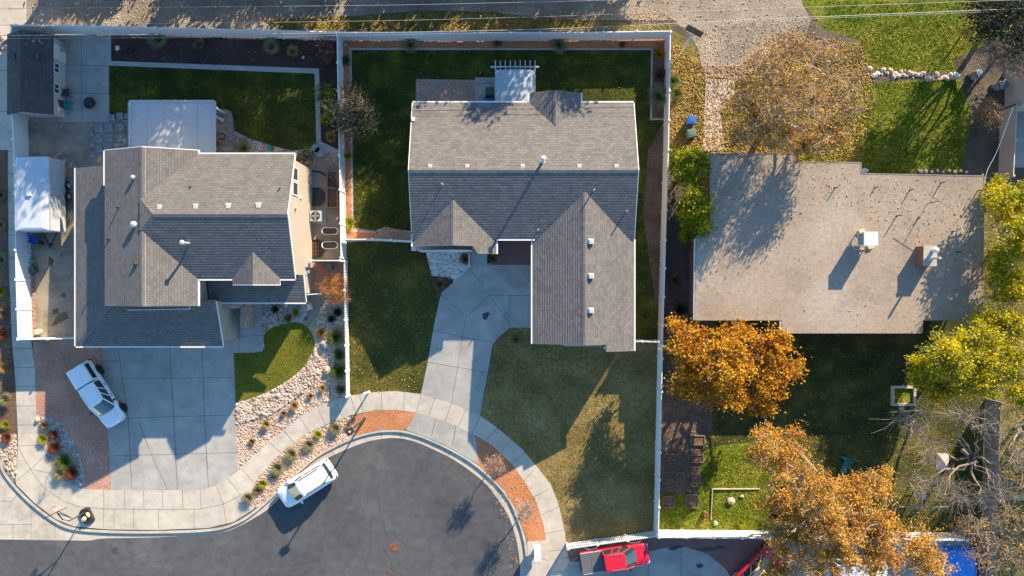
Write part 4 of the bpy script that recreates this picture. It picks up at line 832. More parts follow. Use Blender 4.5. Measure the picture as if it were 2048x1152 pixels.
# ================================================================ VEHICLES
def ring(x, w, z0, z1, k=.8):
    """body cross section at station x"""
    h = z1 - z0
    return [(x, y, z) for y, z in ((-w * .82, z0), (-w * .98, z0 + h * .3), (-w, z0 + h * .62), (-w * .95, z0 + h * .86), (-w * k, z1), (-w * .3, z1 + .03), (w * .3, z1 + .03), (w * k, z1), (w * .95, z0 + h * .86), (w, z0 + h * .62), (w * .98, z0 + h * .3), (w * .82, z0))]
def sub(o, lv=2):
    md = o.modifiers.new('smooth', 'SUBSURF'); md.levels = lv; md.render_levels = lv
    for p in o.data.polygons: p.use_smooth = True
    return o
def wheel(parent, x, y, r=.34, w=.23, rim='alloy'):
    s = 1 if y > 0 else -1; b = MB(); n = 22
    prof = [(r * .62, -w / 2), (r * .93, -w / 2), (r, -w / 2 + .04), (r, w / 2 - .04), (r * .93, w / 2), (r * .62, w / 2)]
    b.loft([[(q * math.cos(2 * math.pi * i / n), t, q * math.sin(2 * math.pi * i / n)) for q, t in prof] for i in range(n)] + [[(q * math.cos(0), t, q * math.sin(0)) for q, t in prof]], cap=False)
    wo = b.build('wheel', M['rubber'], parent, True, loc=(x, y, r))
    c = MB()
    c.tube([(0, -w * .3, 0), (0, w * .3, 0)], r * .2, 12)
    for i in range(6):
        a = 2 * math.pi * i / 6; bar(c, (r * .1 * math.cos(a), s * w * .36, r * .1 * math.sin(a)), (r * .6 * math.cos(a), s * w * .4, r * .6 * math.sin(a)), .07, .06)
    c.loft([[(q * math.cos(2 * math.pi * i / n), t, q * math.sin(2 * math.pi * i / n)) for q, t in ((r * .58, -w * .4), (r * .66, -w * .46), (r * .66, w * .46), (r * .58, w * .4))] for i in range(n + 1)], cap=False)
    c.tube([(0, -w * .12, 0), (0, w * .12, 0)], r * .6, 18, 1)
    c.build('rim', [M[rim], M['dark']], wo)
    return wo
def greenhouse(root, zb, zt, xb0, xb1, xt0, xt1, wb, wt, paint, roofname='roof', pillars=(), rails=False):
    """glass house between belt line and roof, painted roof and pillars"""
    def outline(x0, x1, w, z, bow):
        return [(x0 - bow * .4, -w * .55, z), (x0, -w * .94, z), (x0 + (x1 - x0) * .33, -w, z), (x0 + (x1 - x0) * .66, -w, z), (x1 - .04, -w * .93, z), (x1 + bow, -w * .5, z), (x1 + bow * 1.2, 0, z), (x1 + bow, w * .5, z), (x1 - .04, w * .93, z), (x0 + (x1 - x0) * .66, w, z), (x0 + (x1 - x0) * .33, w, z), (x0, w * .94, z), (x0 - bow * .4, w * .55, z), (x0 - bow * .5, 0, z)]
    lo, hi = outline(xb0, xb1, wb, zb, .16), outline(xt0, xt1, wt, zt, .10)
    MB().loft([lo, hi]).build('windows', M['glass'], root)
    t2 = [(x, y * .8 if abs(y) > .01 else y, zt + .075) for x, y, z in outline(xt0 + .1, xt1 - .12, wt, zt, .08)]
    t1 = [(x * 1.0, y * 1.03, zt + .028) for x, y, z in hi]; t0 = [(x, y * 1.03, zt - .01) for x, y, z in hi]
    MB().loft([t0, t1, t2]).build(roofname, paint, root, False)
    for i in (4, 8, 1, 11) + tuple(pillars):
        a, c = Vector(lo[i]), Vector(hi[i]); off = Vector((0, .015 if a.y > 0 else -.015, .0)); MB().tube([a + off, c + off], .045, 6).build('pillar', paint, root)
    for f in pillars_at(xb0, xb1, xt0, xt1, pillars):
        for s in (-1, 1): MB().tube([(f[0], s * wb * 1.0, zb), (f[1], s * wt * 1.01, zt)], .04, 6).build('pillar', paint, root)
    if rails:
        for s in (-1, 1): bar(MB(), (xt0 + .25, s * wt * .9, zt + .115), (xt1 - .35, s * wt * .9, zt + .115), .045, .06).build('roof_rail', M['black'], root)
def pillars_at(xb0, xb1, xt0, xt1, p): return [(xb0 + (xb1 - xb0) * f, xt0 + (xt1 - xt0) * f) for f in ((.36, .64) if not p else ())]
def mirror(root, x, y, z, paint):
    s = 1 if y > 0 else -1; MB().box((x, y, z), (.13, .24, .16), taper=.85).box((x + .03, y - s * .14, z - .06), (.06, .1, .06)).build('mirror', paint, root)
def suv(label, loc, rz, paint, roofpaint=None, cat='car', name='parked_car'):
    root = thing(name, label, cat, loc, rz); p = M[paint]
    body = MB().loft([ring(-2.50, .80, .45, .86), ring(-2.44, .93, .36, .99), ring(-2.1, 1.0, .28, 1.06), ring(-1.0, 1.01, .25, 1.06), ring(.2, 1.01, .25, 1.05), ring(1.15, 1.01, .26, 1.04), ring(1.8, .99, .28, .98), ring(2.25, .93, .33, .88), ring(2.44, .80, .40, .78), ring(2.52, .62, .45, .70)]).build('body', p, root); sub(body)
    greenhouse(root, 1.02, 1.64, -2.2, 1.30, -1.98, .42, .84, .71, M[roofpaint or paint], rails=True)
    MB().box((-2.02, 0, 1.64), (.3, 1.2, .05)).build('spoiler', p, root)
    for s in (-1, 1):
        for x in (-1.48, 1.5): wheel(root, x, s * .87)
        mirror(root, 1.0, s * 1.06, 1.12, p)
        MB().box((2.18, s * .64, .84), (.30, .18, .08), rz=-s * .4).build('headlight', M['lampclear'], root); MB().box((-2.44, s * .78, .90), (.06, .2, .16)).build('taillight', M['lampred'], root)
        bar(MB(), (1.35, s * .38, 1.06), (2.1, s * .30, .975), .015, .02).build('hood_crease', M['trim'], root)
    MB().box((-2.3, 0, .68), (.04, .5, .14)).build('licence_plate', M['galv'], root)
    MB().box((-2.36, 0, .50), (.1, 1.3, .1)).build('bumper', M['black'], root); MB().tube([(1.18, -.5, 1.07), (1.2, .1, 1.09)], .014, 5).tube([(1.2, .05, 1.07), (1.2, .6, 1.08)], .014, 5).build('wiper', M['black'], root)
    MB().box((-.1, 0, 1.66), (.1, .05, .06)).build('roof_aerial', M['black'], root)
    return root
def pickup(label, loc, rz, paint, bed, flare=None, rim='alloy', rear_rim=None):
    root = thing('pickup_truck', label, 'pickup truck', loc, rz); p = M[paint]
    body = MB().loft([ring(-2.82, .88, .58, 1.12, .9), ring(-2.78, .93, .52, 1.17, .93), ring(-1.0, .95, .48, 1.17, .93), ring(.0, .95, .46, 1.16, .92), ring(1.3, .95, .46, 1.15, .9), ring(2.1, .94, .48, 1.12, .86), ring(2.62, .88, .52, 1.06, .82), ring(2.8, .74, .58, .95, .8)]).build('body', p, root); sub(body, 2)
    greenhouse(root, 1.14, 1.82, -1.0, 1.5, -.94, .66, .87, .72, p, roofname='cab_roof')
    for s in (-1, 1):
        for x in (-1.75, 1.85):
            wheel(root, x, s * .86, .40, .27, rear_rim if (rear_rim and x < 0) else rim)
            n = 10; b = MB(); pts = [(x + .5 * math.cos(math.pi * i / n), s * .955, .42 + .48 * math.sin(math.pi * i / n)) for i in range(n + 1)]; b.tube(pts, .055, 6); b.build('fender_flare', M[flare] if flare else p, root)
        mirror(root, 1.05, s * 1.08, 1.25, M['black'])
        MB().box((2.6, s * .66, .92), (.3, .26, .16), rz=-s * .25).build('headlight', M['lampclear'], root); MB().box((-2.8, s * .82, .95), (.08, .14, .34)).build('taillight', M['lampred'], root)
        for x in (.55, -.45): MB().box((x, s * .965, 1.06), (.2, .03, .05)).build('door_handle', M['chrome'] if paint == 'paint_red' else M['black'], root)
        MB().box((2.0, s * .62, 1.185), (1.1, .02, .02)).build('hood_crease', p, root)
        bar(MB(), (-.5, s * .62, 1.925), (.55, s * .62, 1.925), .06, .07).build('roof_rack', M['alloy'] if paint == 'paint_red' else M['trim'], root)
    MB().box((2.76, 0, .60), (.14, 1.45, .2), taper=.9).build('front_bumper', M['dark'] if paint == 'paint_red' else M['chrome'], root); MB().box((-2.85, 0, .62), (.12, 1.6, .16)).build('rear_bumper', M['dark'], root)
    MB().box((1.5, 0, 1.185), (.14, 1.3, .03)).build('cowl', M['black'], root)
    if bed == 'tonneau':
        b = MB(); b.box((-1.95, 0, 1.20), (1.72, 1.62, .07)); b.box((-1.95, 0, 1.24), (.04, 1.62, .02)); b.build('bed_cover', M['tonneau'], root)
        for s in (-1, 1): bar(MB(), (-2.75, s * .85, 1.235), (-1.05, s * .85, 1.235), .06, .05).build('bed_rail', M['galv'], root)
        MB().box((-.99, 0, 1.5), (.05, .9, .3)).build('rear_window', M['glass'], root)
        for i in range(9): MB().box((-.05, -.4 + i * .1, 1.882), (1.0, .02, .012)).build('roof_rib', p, root)
    else:
        lo = [(-2.8, -.9, 1.15), (-1.06, -.9, 1.15), (-1.06, .9, 1.15), (-2.8, .9, 1.15)]; hi = [(-2.66, -.74, 1.86), (-1.06, -.76, 1.88), (-1.06, .76, 1.88), (-2.66, .74, 1.86)]
        hm = [(x, y * .8, z + .05) for x, y, z in hi]
        sp = MB().loft([lo, hi, hm]).build('camper_shell', p, root)
        for s in (-1, 1):
            A, B_, C_, D_ = Vector((-2.55, s * .885, 1.30)), Vector((-1.2, s * .885, 1.30)), Vector((-1.2, s * .80, 1.72)), Vector((-2.5, s * .80, 1.72)); MB().add([A, B_, C_, D_], [(0, 1, 2, 3), (3, 2, 1, 0)]).build('shell_window', M['glass'], sp)
        MB().box((-1.03, 0, 1.45), (.035, 1.3, .8)).build('shell_gap', M['black'], sp); MB().box((-2.66, 0, 1.87), (.1, .5, .05)).build('brake_lamp', M['black'], sp)
    return root
def ang(a, c): return math.atan2(-(c[1] - a[1]), c[0] - a[0])
ROAD = -.13
suv('white car with black roof rails parked at the kerb of the round asphalt turning area', G(619, 962, ROAD), ang((669, 931), (569, 994)), 'paint_white')
pickup('white pickup with a white camper shell parked askew on the red gravel and driveway', G(210, 786, .03), ang((172, 724), (248, 846)), 'paint_white', 'shell', 'black', 'dark')
pickup('red pickup with a grey bed cover parked behind the picket fence', G(1227, 1107, .03), ang((1162, 1118), (1295, 1098)), 'paint_red', 'tonneau', 'galv', 'dark', 'chrome')
suv('red car with a pale roof half hidden under the orange tree at the bottom edge', G(1508, 1136, .03), ang((1460, 1185), (1545, 1095)), 'paint_red', 'sandy')
suv('white car almost hidden below the big orange tree at the bottom edge', G(1705, 1130, .03), ang((1640, 1130), (1760, 1128)), 'paint_white')

tr = thing('cargo_trailer', 'white enclosed cargo trailer parked on the gravel beside the west fence', 'trailer', G(107, 396), R(90) + R(.8))
b = MB(); hl, hw = 2.85, 1.32
b.loft([[(-hl, -hw, .55), (hl, -hw, .55), (hl, hw, .55), (-hl, hw, .55)], [(-hl, -hw, 2.5), (hl, -hw, 2.5), (hl, hw, 2.5), (-hl, hw, 2.5)], [(-hl + .05, -hw + .16, 2.58), (hl - .05, -hw + .16, 2.58), (hl - .05, hw - .16, 2.58), (-hl + .05, hw - .16, 2.58)], [(-hl + .2, -hw + .6, 2.63), (hl - .2, -hw + .6, 2.63), (hl - .2, hw - .6, 2.63), (-hl + .2, hw - .6, 2.63)]]); b.build('box_body', M['trailer'], tr)
b = MB(); 
for p, q in (((-hl, -hw, 2.54), (hl, -hw, 2.54)), ((-hl, hw, 2.54), (hl, hw, 2.54)), ((-hl, -hw, 2.54), (-hl, hw, 2.54)), ((hl, -hw, 2.54), (hl, hw, 2.54))): bar(b, p, q, .08, .1)
b.build('edge_trim', M['galv'], tr); MB().box((0, .15, 2.70), (.42, .42, .16), taper=.8).build('roof_vent', M['trim'], tr)
for s in (-1, 1):
    for x in (.05, .95): wheel(tr, x, s * 1.37, .34, .22, 'trim')
b = MB(); b.tube([(-hl, -.6, .5), (-hl - 1.1, 0, .5)], .05, 6); b.tube([(-hl, .6, .5), (-hl - 1.1, 0, .5)], .05, 6); b.cyl((-hl - .95, 0, .1), .05, .7, 8); b.box((-hl - 1.15, 0, .52), (.25, .12, .12)); b.build('hitch', M['black'], tr)

# ================================================================ STREET FURNITURE AND YARD THINGS
lp = thing('street_lamp', 'dark street lamp post on the red mulch corner by the curb', 'street lamp', G(729, 837))
hp = G(702, 866, 4.55) - lp.location; top = Vector((0, 0, 4.75))
MB().cyl((0, 0, 0), .14, .5, 12, r2=.09).cyl((0, 0, .5), .075, 4.25, 10, r2=.06).build('pole', M['bronze'], lp)
b = MB(); b.box((-.08, -.08, 4.82), (.62, .5, .16), rz=.6); b.cyl((-.08, -.08, 4.9), .07, .07, 10, mi=1); b.build('lamp_head', [M['bronze'], M['trim']], lp)
def hoop(label, loc, rz, h, pole_m, board_m, base=True, net='orange'):
    t = thing('basketball_hoop', label, 'basketball hoop', loc, rz)
    pts = [(0, 0, .15), (0, 0, h * .75), (.35, 0, h * .93), (.95, 0, h)]
    MB().tube(pts, .05, 8).tube([(.1, 0, h * .6), (1.0, .1, h - .1)], .03, 6).tube([(.1, 0, h * .6), (1.0, -.1, h - .1)], .03, 6).build('pole', M[pole_m], t)
    b = MB()
    if base:
        b.loft([[(x * 1.15 - .35, y, .02) for x, y in ((-.55, -.35), (-.4, -.48), (.5, -.48), (.62, -.3), (.62, .3), (.5, .48), (-.4, .48), (-.55, .35))], [(x - .35, y * .85, .22) for x, y in ((-.55, -.35), (-.4, -.48), (.5, -.48), (.62, -.3), (.62, .3), (.5, .48), (-.4, .48), (-.55, .35))]])
        b.build('base', M['black'], t)
        for x, y in ((-.45, .15), (-.3, -.25)): MB().rock((x, y, .32), .22, flat=.5).build('weight_bag', M['sandy'], t)
    fr = MB()
    for p, q in (((1.05, -.66, h + .75), (1.05, .66, h + .75)), ((1.05, -.66, h - .2), (1.05, .66, h - .2))): bar(fr, p, q, .05, .06)
    for y in (-.66, .66): fr.box((1.05, y, h + .27), (.05, .06, 1.0))
    fr.build('board_frame', M[board_m], t); MB().box((1.05, 0, h + .27), (.02, 1.28, .95)).build('backboard', M['windglass'] if base else M['black'], t)
    n = 18; MB().tube([(1.34 + .23 * math.cos(2 * math.pi * i / n), .23 * math.sin(2 * math.pi * i / n), h) for i in range(n + 1)], .02, 5, cap=False).build('rim', M['orange'] if net == 'orange' else M['trim'], t)
    nb = MB()
    for i in range(n): 
        a = 2 * math.pi * i / n; c = a + .35; nb.tube([(1.34 + .22 * math.cos(a), .22 * math.sin(a), h), (1.34 + .13 * math.cos(c), .13 * math.sin(c), h - .4)], .008, 3); c = a - .35; nb.tube([(1.34 + .22 * math.cos(a), .22 * math.sin(a), h), (1.34 + .13 * math.cos(c), .13 * math.sin(c), h - .4)], .008, 3)
    nb.build('net', M['trim'], t)
    return t
hoop('portable basketball hoop with black base at the sidewalk beside the curve', G(172, 1024, .03), R(115), 3.0, 'dark', 'dark')
hoop('basketball hoop with a bent white pole beside the alley at the fence corner', G(1356, 114), R(62), 3.0, 'trim', 'black', False, 'white')
mb = thing('cluster_mailbox', 'large white mailbox cabinet on a post by the lower sidewalk', 'mailbox', G(1074, 1096), R(3))
MB().box((0, 0, .3), (.3, .3, .6)).build('pedestal', M['galv'], mb); MB().box((0, 0, 1.0), (.5, 1.0, .9)).box((0, 0, 1.47), (.54, 1.04, .05)).build('cabinet', M['white'], mb)
mb = thing('mailbox', 'small white mailbox on a post at the edge of the middle front lawn', 'mailbox', G(739, 782), R(20))
MB().box((0, 0, .5), (.1, .1, 1.0)).build('post', M['trim'], mb)
n = 8; MB().loft([[(x, .1 * math.cos(math.pi * i / n), 1.02 + .12 + .1 * math.sin(math.pi * i / n)) for i in range(n + 1)] + [(x, -.1, 1.0), (x, .1, 1.0)] for x in (-.26, .26)]).build('mail_box', M['white'], mb)
for lab, px, py, r in (('larger round rusty manhole cover in the asphalt with a crack leading to it', 787, 1094, .34), ('small round rusty valve cover in the asphalt at the bottom', 778, 1143, .17)):
    t = thing('manhole_cover', lab, 'manhole cover', G(px, py, ROAD + .003)); MB().cyl((0, 0, -.02), r * 1.12, .026, 24).build('ring', M['rust'], t); b = MB(); b.cyl((0, 0, .006), r, .012, 24)
    for i in range(5): b.box((0, (i - 2) * r * .3, .022), (r * 1.2, r * .08, .01))
    b.build('lid', M['rust'], t)
tb = MB()
for px, py, rx, ry in ((740, 1102, .5, .25), (739, 1099, .3, .35)): pass
def bin_(label, px, py, rz, m, name='wheelie_bin', h=1.05, tilt=0):
    t = thing(name, label, 'bin', G(px, py), rz)
    MB().loft([[(-.22, -.24, .08), (.22, -.24, .08), (.22, .24, .08), (-.22, .24, .08)], [(-.3, -.31, h), (.3, -.31, h), (.3, .31, h), (-.3, .31, h)]]).build('body', M[m], t)
    b = MB(); b.loft([[(-.36, -.34, h), (.34, -.34, h), (.34, .34, h), (-.36, .34, h)], [(-.3, -.28, h + .1), (.26, -.28, h + .1), (.26, .28, h + .1), (-.3, .28, h + .1)]]); b.box((0, 0, h + .11), (.32, .3, .03)); b.build('lid', M[m], t)
    MB().tube([(-.38, -.28, h - .05), (-.38, .28, h - .05)], .025, 6).build('handle', M['black'], t)
    for s in (-1, 1): MB().tube([(-.26, s * .26, .12), (-.26, s * .34, .12)], .12, 12).build('wheel', M['rubber'], t)
bin_('blue wheelie bin on the leafy verge outside the long east fence', 1377, 246, R(175), 'blue')
bin_('grey green wheelie bin on the leafy verge next to the blue bin', 1377, 272, R(195), 'green')
bin_('dark green wheelie bin beside the curved patio awning', 980, 190, R(90), 'dkgreen')
bin_('blue wheelie bin half hidden by the taupe roof edge near the patio awning', 976, 212, R(90), 'blue')
bin_('pale blue grey bin lying near the dark trees at the upper right', 1990, 176, R(20), 'flag')
bin_('blue grey bin half under branches at the upper right', 1944, 154, R(25), 'flag')
# air conditioner
ac = thing('air_conditioner', 'square grey air conditioner unit with round fan by the tan house wall', 'air conditioner', G(637, 434))
MB().box((.05, -.05, .04), (1.15, 1.1, .08)).build('pad', M['border'], ac); MB().box((0, 0, .48), (.84, .84, .8)).build('casing', M['galv'], ac)
b = MB()
for k in range(1, 8): b.tube([(.05 * k * math.cos(2 * math.pi * i / 20), .05 * k * math.sin(2 * math.pi * i / 20), .93) for i in range(21)], .006, 4, cap=False)
b.cyl((0, 0, .882), .37, .008, 24, mi=1)
for i in range(4): b.box((.17 * math.cos(i * 1.57), .17 * math.sin(i * 1.57), .90), (.3, .13, .015), 2, rz=i * 1.57)
b.build('fan_grille', [M['dark'], M['black'], M['galv']], ac)
# planters
for lab, px, py in (('northern oval pale rimmed planter in the tan side yard', 663, 463), ('southern oval pale rimmed planter in the tan side yard', 663, 491)):
    t = thing('oval_planter', lab, 'planter', G(px, py)); n = 24
    out = [(.62 * max(-1, min(1, 1.35 * math.cos(a))) * (1 if True else 1), .30 * math.sin(a)) for a in [2 * math.pi * i / n for i in range(n)]]
    out = [((.36 if math.cos(a) >= 0 else -.36) + .28 * math.cos(a), .28 * math.sin(a)) for a in [2 * math.pi * (i + .5) / n for i in range(n)]]
    b = MB(); b.loft([[(x, y, 0) for x, y in out], [(x, y, .5) for x, y in out], [(x * 1.04, y * 1.06, .5) for x, y in out], [(x * 1.04, y * 1.06, .54) for x, y in out], [(x * .93, y * .89, .54) for x, y in out], [(x * .93, y * .89, .3) for x, y in out]], cap=False); b.build('tank', M['white'], t)
    MB().prism([(x * .94, y * .9) for x, y in out], .40, .45).build('soil', M['garden'], t)
pl = thing('raised_planter', 'long cedar raised planter box along the white fence in the tan side yard', 'planter', G(667, 380))
for sx, sy, dx, dy in ((-.42, 0, .08, 3.0), (.42, 0, .08, 3.0), (0, -1.46, .76, .08), (0, 1.46, .76, .08), (0, .1, .76, .08)): MB().box((sx, sy, .22), (dx, dy, .44)).build('board', M['wood'], pl)
MB().box((0, 0, .15), (.76, 2.84, .3)).build('soil', M['garden'], pl)
hs = thing('garden_hose', 'black drain pipe crossing the tan side yard from the house wall', 'pipe', (0, 0, 0)); MB().tube([G(614, 341, .06), G(640, 344, .06), G(652, 352, .07), G(664, 366, .5), G(674, 378, .5)], .06, 8).build('pipe', M['black'], hs)
ub = thing('utility_box', 'green grey utility box on the red gravel by the orange bush', 'utility box', G(661, 534)); MB().box((0, 0, .22), (.42, .55, .44)).box((0, 0, .46), (.46, .6, .05)).build('cabinet', M['green'], ub)
ht = thing('hose_reel', 'white hose reel on a post with orange cap on the stone path', 'hose reel', G(622, 612), R(20)); MB().box((0, 0, .35), (.25, .5, .7)).build('stand', M['trim'], ht); MB().box((.05, .25, .78), (.22, .2, .14)).build('cap', M['orange'], ht)
# fire pit, chairs
fp = thing('fire_pit', 'round black fire pit on the concrete pad beside the shed', 'fire pit', G(184, 208)); n = 20
MB().loft([[(r_ * math.cos(2 * math.pi * i / n), r_ * math.sin(2 * math.pi * i / n), z) for i in range(n)] for r_, z in ((.28, .1), (.44, .35), (.48, .38), (.42, .36), (.25, .2))]).build('bowl', M['black'], fp)
for i in range(3): a = i * 2.1; MB().tube([(.3 * math.cos(a), .3 * math.sin(a), .2), (.4 * math.cos(a), .4 * math.sin(a), 0)], .025, 5).build('leg', M['dark'], fp)
def chair(label, px, py, rz, cush):
    t = thing('patio_chair', label, 'chair', G(px, py), rz)
    b = MB(); b.box((0, 0, .42), (.55, .55, .05)); b.build('seat', M[cush], t)
    MB().add([(-.27, -.27, .42), (-.27, .27, .42), (-.45, .25, .98), (-.45, -.25, .98), (-.31, -.27, .42), (-.31, .27, .42), (-.49, .25, .98), (-.49, -.25, .98)], [(0, 1, 2, 3), (7, 6, 5, 4), (3, 2, 6, 7), (0, 3, 7, 4), (1, 5, 6, 2)]).build('backrest', M['fabric'], t)
    for sx in (-1, 1):
        for sy in (-1, 1): MB().tube([(sx * .25, sy * .27, .42), (sx * .29, sy * .3, 0)], .02, 5).build('leg', M['dark'], t)
    for sy in (-1, 1): MB().tube([(.27, sy * .3, .42), (.2, sy * .3, .64), (-.33, sy * .3, .66)], .02, 5).build('armrest', M['dark'], t)
chair('black patio chair by the shed wall, the northern one', 138, 188, R(5), 'fabric'); chair('black patio chair by the shed wall with a teal cushion, the southern one', 141, 213, R(-10), 'teal')
sk = thing('side_stand', 'rust coloured slatted rack leaning by the shed wall', 'rack', G(142, 96), R(90)); b = MB()
for i in range(4): b.box((0, -.15 + i * .1, .5 + i * .12), (1.1, .05, .05))
for x in (-.5, .5): b.tube([(x, -.2, 0), (x, .25, 1.0)], .03, 5)
b.build('slats', M['wood'], sk)
# wheelbarrow, compost and small things in the gravel yard
wb = thing('wheelbarrow', 'blue wheelbarrow tipped against the west fence south of the trailer', 'wheelbarrow', G(72, 480), R(-25))
MB().loft([[(-.3, -.22, .2), (.25, -.2, .2), (.25, .2, .2), (-.3, .22, .2)], [(-.5, -.34, .5), (.5, -.3, .5), (.5, .3, .5), (-.5, .34, .5)], [(-.46, -.3, .5), (.46, -.27, .5), (.46, .27, .5), (-.46, .3, .5)], [(-.27, -.18, .24), (.22, -.17, .24), (.22, .17, .24), (-.27, .18, .24)]]).build('tray', M['blue'], wb)
for s in (-1, 1): MB().tube([(.5, s * .1, .2), (-.3, s * .25, .25), (-1.0, s * .3, .6)], .025, 6).build('handle', M['dark'], wb)
MB().tube([(.62, -.06, .18), (.62, .06, .18)], .18, 14).build('wheel', M['rubber'], wb)
gt = thing('green_tub', 'upturned green plastic tub at the foot of the west fence', 'tub', G(68, 540), .3); MB().loft([[(-.36, -.28, 0), (.36, -.28, 0), (.36, .28, 0), (-.36, .28, 0)], [(-.28, -.2, .42), (.28, -.2, .42), (.28, .2, .42), (-.28, .2, .42)]]).build('tub', M['dkgreen'], gt)
for i, (px, py, lab) in enumerate(((57, 494, 'curved grey retaining block nearest the blue wheelbarrow'), (60, 508, 'curved grey retaining block midway along the west fence'), (63, 524, 'curved grey retaining block nearest the green tub'))):
    t = tag(MB().box((0, 0, .12), (.45, .42, .24), taper=.9).box((.1, .0, .3), (.3, .3, .14), taper=.8).build('retaining_block', M['concrete'], None, loc=G(px, py)), lab, 'block', 'blocks along the west fence'); t.rotation_euler.z = i * .5
tag(MB().cyl((0, 0, 0), .22, .45, 14).build('tree_stump', M['palewood'], None, loc=G(81, 663)), 'pale round log standing in the lower corner of the gravel side yard', 'log')
for k, (x0_, y0_, x1_, y1_, n) in enumerate(((65, 555, 69, 668, 15), (51, 238, 55, 312, 9))):
    for i in range(n):
        t = i / (n - 1); o = MB().box((0, 0, .1), (.3, .3, .2), taper=.92).build('edging_block', M['paver'] if k == 0 else M['flag'], None, loc=G(x0_ + (x1_ - x0_) * t + rng.uniform(-1, 1), y0_ + (y1_ - y0_) * t)); o.rotation_euler.z = rng.uniform(-.2, .2)
        tag(o, ('brown edging block in the row at the foot of the sunlit west fence' if k == 0 else 'blue grey edging block in the row between the shed and the trailer'), 'block', ('brown blocks along the west fence' if k == 0 else 'grey blocks north of the trailer'))
# stepping stones
SS = [(199, 257, 15), (219, 256, 15), (239, 255, 15), (198, 278, 15), (219, 277, 15), (241, 276, 15), (199, 298, 14), (219, 297, 14), (181, 248, 11), (182, 268, 10), (184, 290, 10), (187, 310, 10), (224, 235, 12), (240, 232, 13), (254, 232, 10), (219, 315, 13)]
for px, py, w in SS:
    o = MB().box((0, 0, .03), (w / S, w / S, .06)).build('stepping_stone', M['flag'], None, loc=G(px, py, .01)); o.rotation_euler.z = rng.uniform(-.06, .06); tag(o, 'square blue grey paving stone in the gravel west of the patio cover', 'paving stone', 'paving stones west of the patio cover')
for px, py, w, h in ((446, 224, 15, 10), (460, 237, 9, 13), (460, 256, 9, 14), (461, 274, 10, 13), (432, 223, 8, 8)):
    o = MB().box((0, 0, .02), (w / S, h / S, .05)).build('stepping_stone', M['flag'], None, loc=G(px, py, .03)); tag(o, 'dark square paving stone in the curved edge east of the patio cover', 'paving stone', 'paving stones east of the patio cover')
for px, py, r_ in ((638, 305, .42), (631, 297, .38)):
    o = MB().prism([(r_ * math.cos(a) * q, r_ * math.sin(a) * q) for a, q in zip([i * math.pi / 3.5 for i in range(7)], (1, .8, 1.1, .9, 1, .85, 1.05))], 0, .06).build('flat_stone', M['border'], None, loc=G(px, py, .03)); tag(o, 'pale flat stone at the end of the dark mulch border', 'stone', 'flat stones by the mulch border')
bk = thing('toy_bicycle', 'small bicycle with an orange frame lying beside the patio cover', 'bicycle', G(439, 281), R(50))
for x in (-.4, .4): n = 16; MB().tube([(x + .25 * math.cos(2 * math.pi * i / n), .25 * math.sin(2 * math.pi * i / n), .12) for i in range(n + 1)], .03, 5, cap=False).build('wheel', M['rubber'], bk)
MB().tube([(-.4, 0, .14), (-.05, .25, .2), (.3, .2, .2), (.4, 0, .14)], .03, 5).tube([(-.05, .25, .2), (.0, -.05, .2), (.3, .2, .2)], .03, 5).build('frame', M['orange'], bk)
MB().tube([(.3, .1, .2), (.35, .35, .3)], .025, 5).build('handlebar', M['blue'], bk)
tb = thing('teal_barrel', 'small teal watering drum by the gravel bed behind the house', 'drum', G(543, 297)); MB().cyl((0, 0, 0), .2, .5, 14).cyl((0, 0, .5), .17, .06, 14).build('drum', M['teal'], tb)
b = MB(); tb = thing('garden_bench', 'tilted white boards leaning at the edge of the patio cover', 'boards', G(441, 236), R(-28)); MB().box((0, 0, .3), (.8, .09, .04)).box((.05, -.14, .3), (.8, .09, .04)).build('board', M['trim'], tb); MB().box((.3, -.07, .14), (.07, .3, .28)).box((-.3, -.07, .14), (.07, .3, .28)).build('leg', M['galv'], tb)
# east lot things
sb = thing('sandbox', 'square pale timber sandbox frame on the east lawn', 'sandbox', G(1805, 791))
for sx, sy, dx, dy in ((0, .72, 2.0, .2), (0, -.72, 2.0, .2), (-.9, 0, .2, 1.24), (.9, 0, .2, 1.24)): MB().box((sx, sy, .13), (dx, dy, .26)).build('board', M['palewood'], sb)
MB().box((0, 0, .05), (1.6, 1.24, .06)).build('sand', M['rough'], sb)
tag(MB().box((0, 0, .06), (.5, .3, .12), taper=.7).build('flat_stone', M['concrete'], None, loc=G(1803, 816)), 'pale flat stone just below the timber sandbox', 'stone')
sd = thing('play_slide', 'teal plastic play slide on the shaded east lawn', 'slide', G(1682, 934), R(-98)); b = MB()
ss = [(-.95, 1.0), (-.7, .98), (.3, .35), (.75, .12), (1.0, .1)]
for (x, z), (x2, z2) in zip(ss, ss[1:]):
    b.add([(x, -.24, z), (x2, -.24, z2), (x2, .24, z2), (x, .24, z)], [(0, 1, 2, 3), (3, 2, 1, 0)])
    for s in (-1, 1): b.add([(x, s * .24, z), (x2, s * .24, z2), (x2, s * .29, z2 + .13), (x, s * .29, z + .13)], [(0, 1, 2, 3), (3, 2, 1, 0)])
b.build('chute', M['teal'], sd); MB().box((-.85, 0, .48), (.08, .5, .96)).build('support', M['teal'], sd)
for s in (-1, 1): bar(MB(), (-.95, s * .26, 1.14), (-.2, s * .26, .82), .05, .05).build('side_rail', M['teal'], sd)
sw = thing('climbing_frame', 'weathered grey climbing frame with ladder and swing bar right of the orange tree', 'climbing frame', G(1826, 998)); hh = 2.1
MB().tube([(-2.3, .0, hh), (1.6, .0, hh)], .06, 8).build('top_beam', M['greywood'], sw)
for x in (-.25, .35): MB().tube([(x, 1.3, .0), (x, .3, hh - .3), (x, -1.3, .1)], .045, 6).build('ladder_rail', M['greywood'], sw)
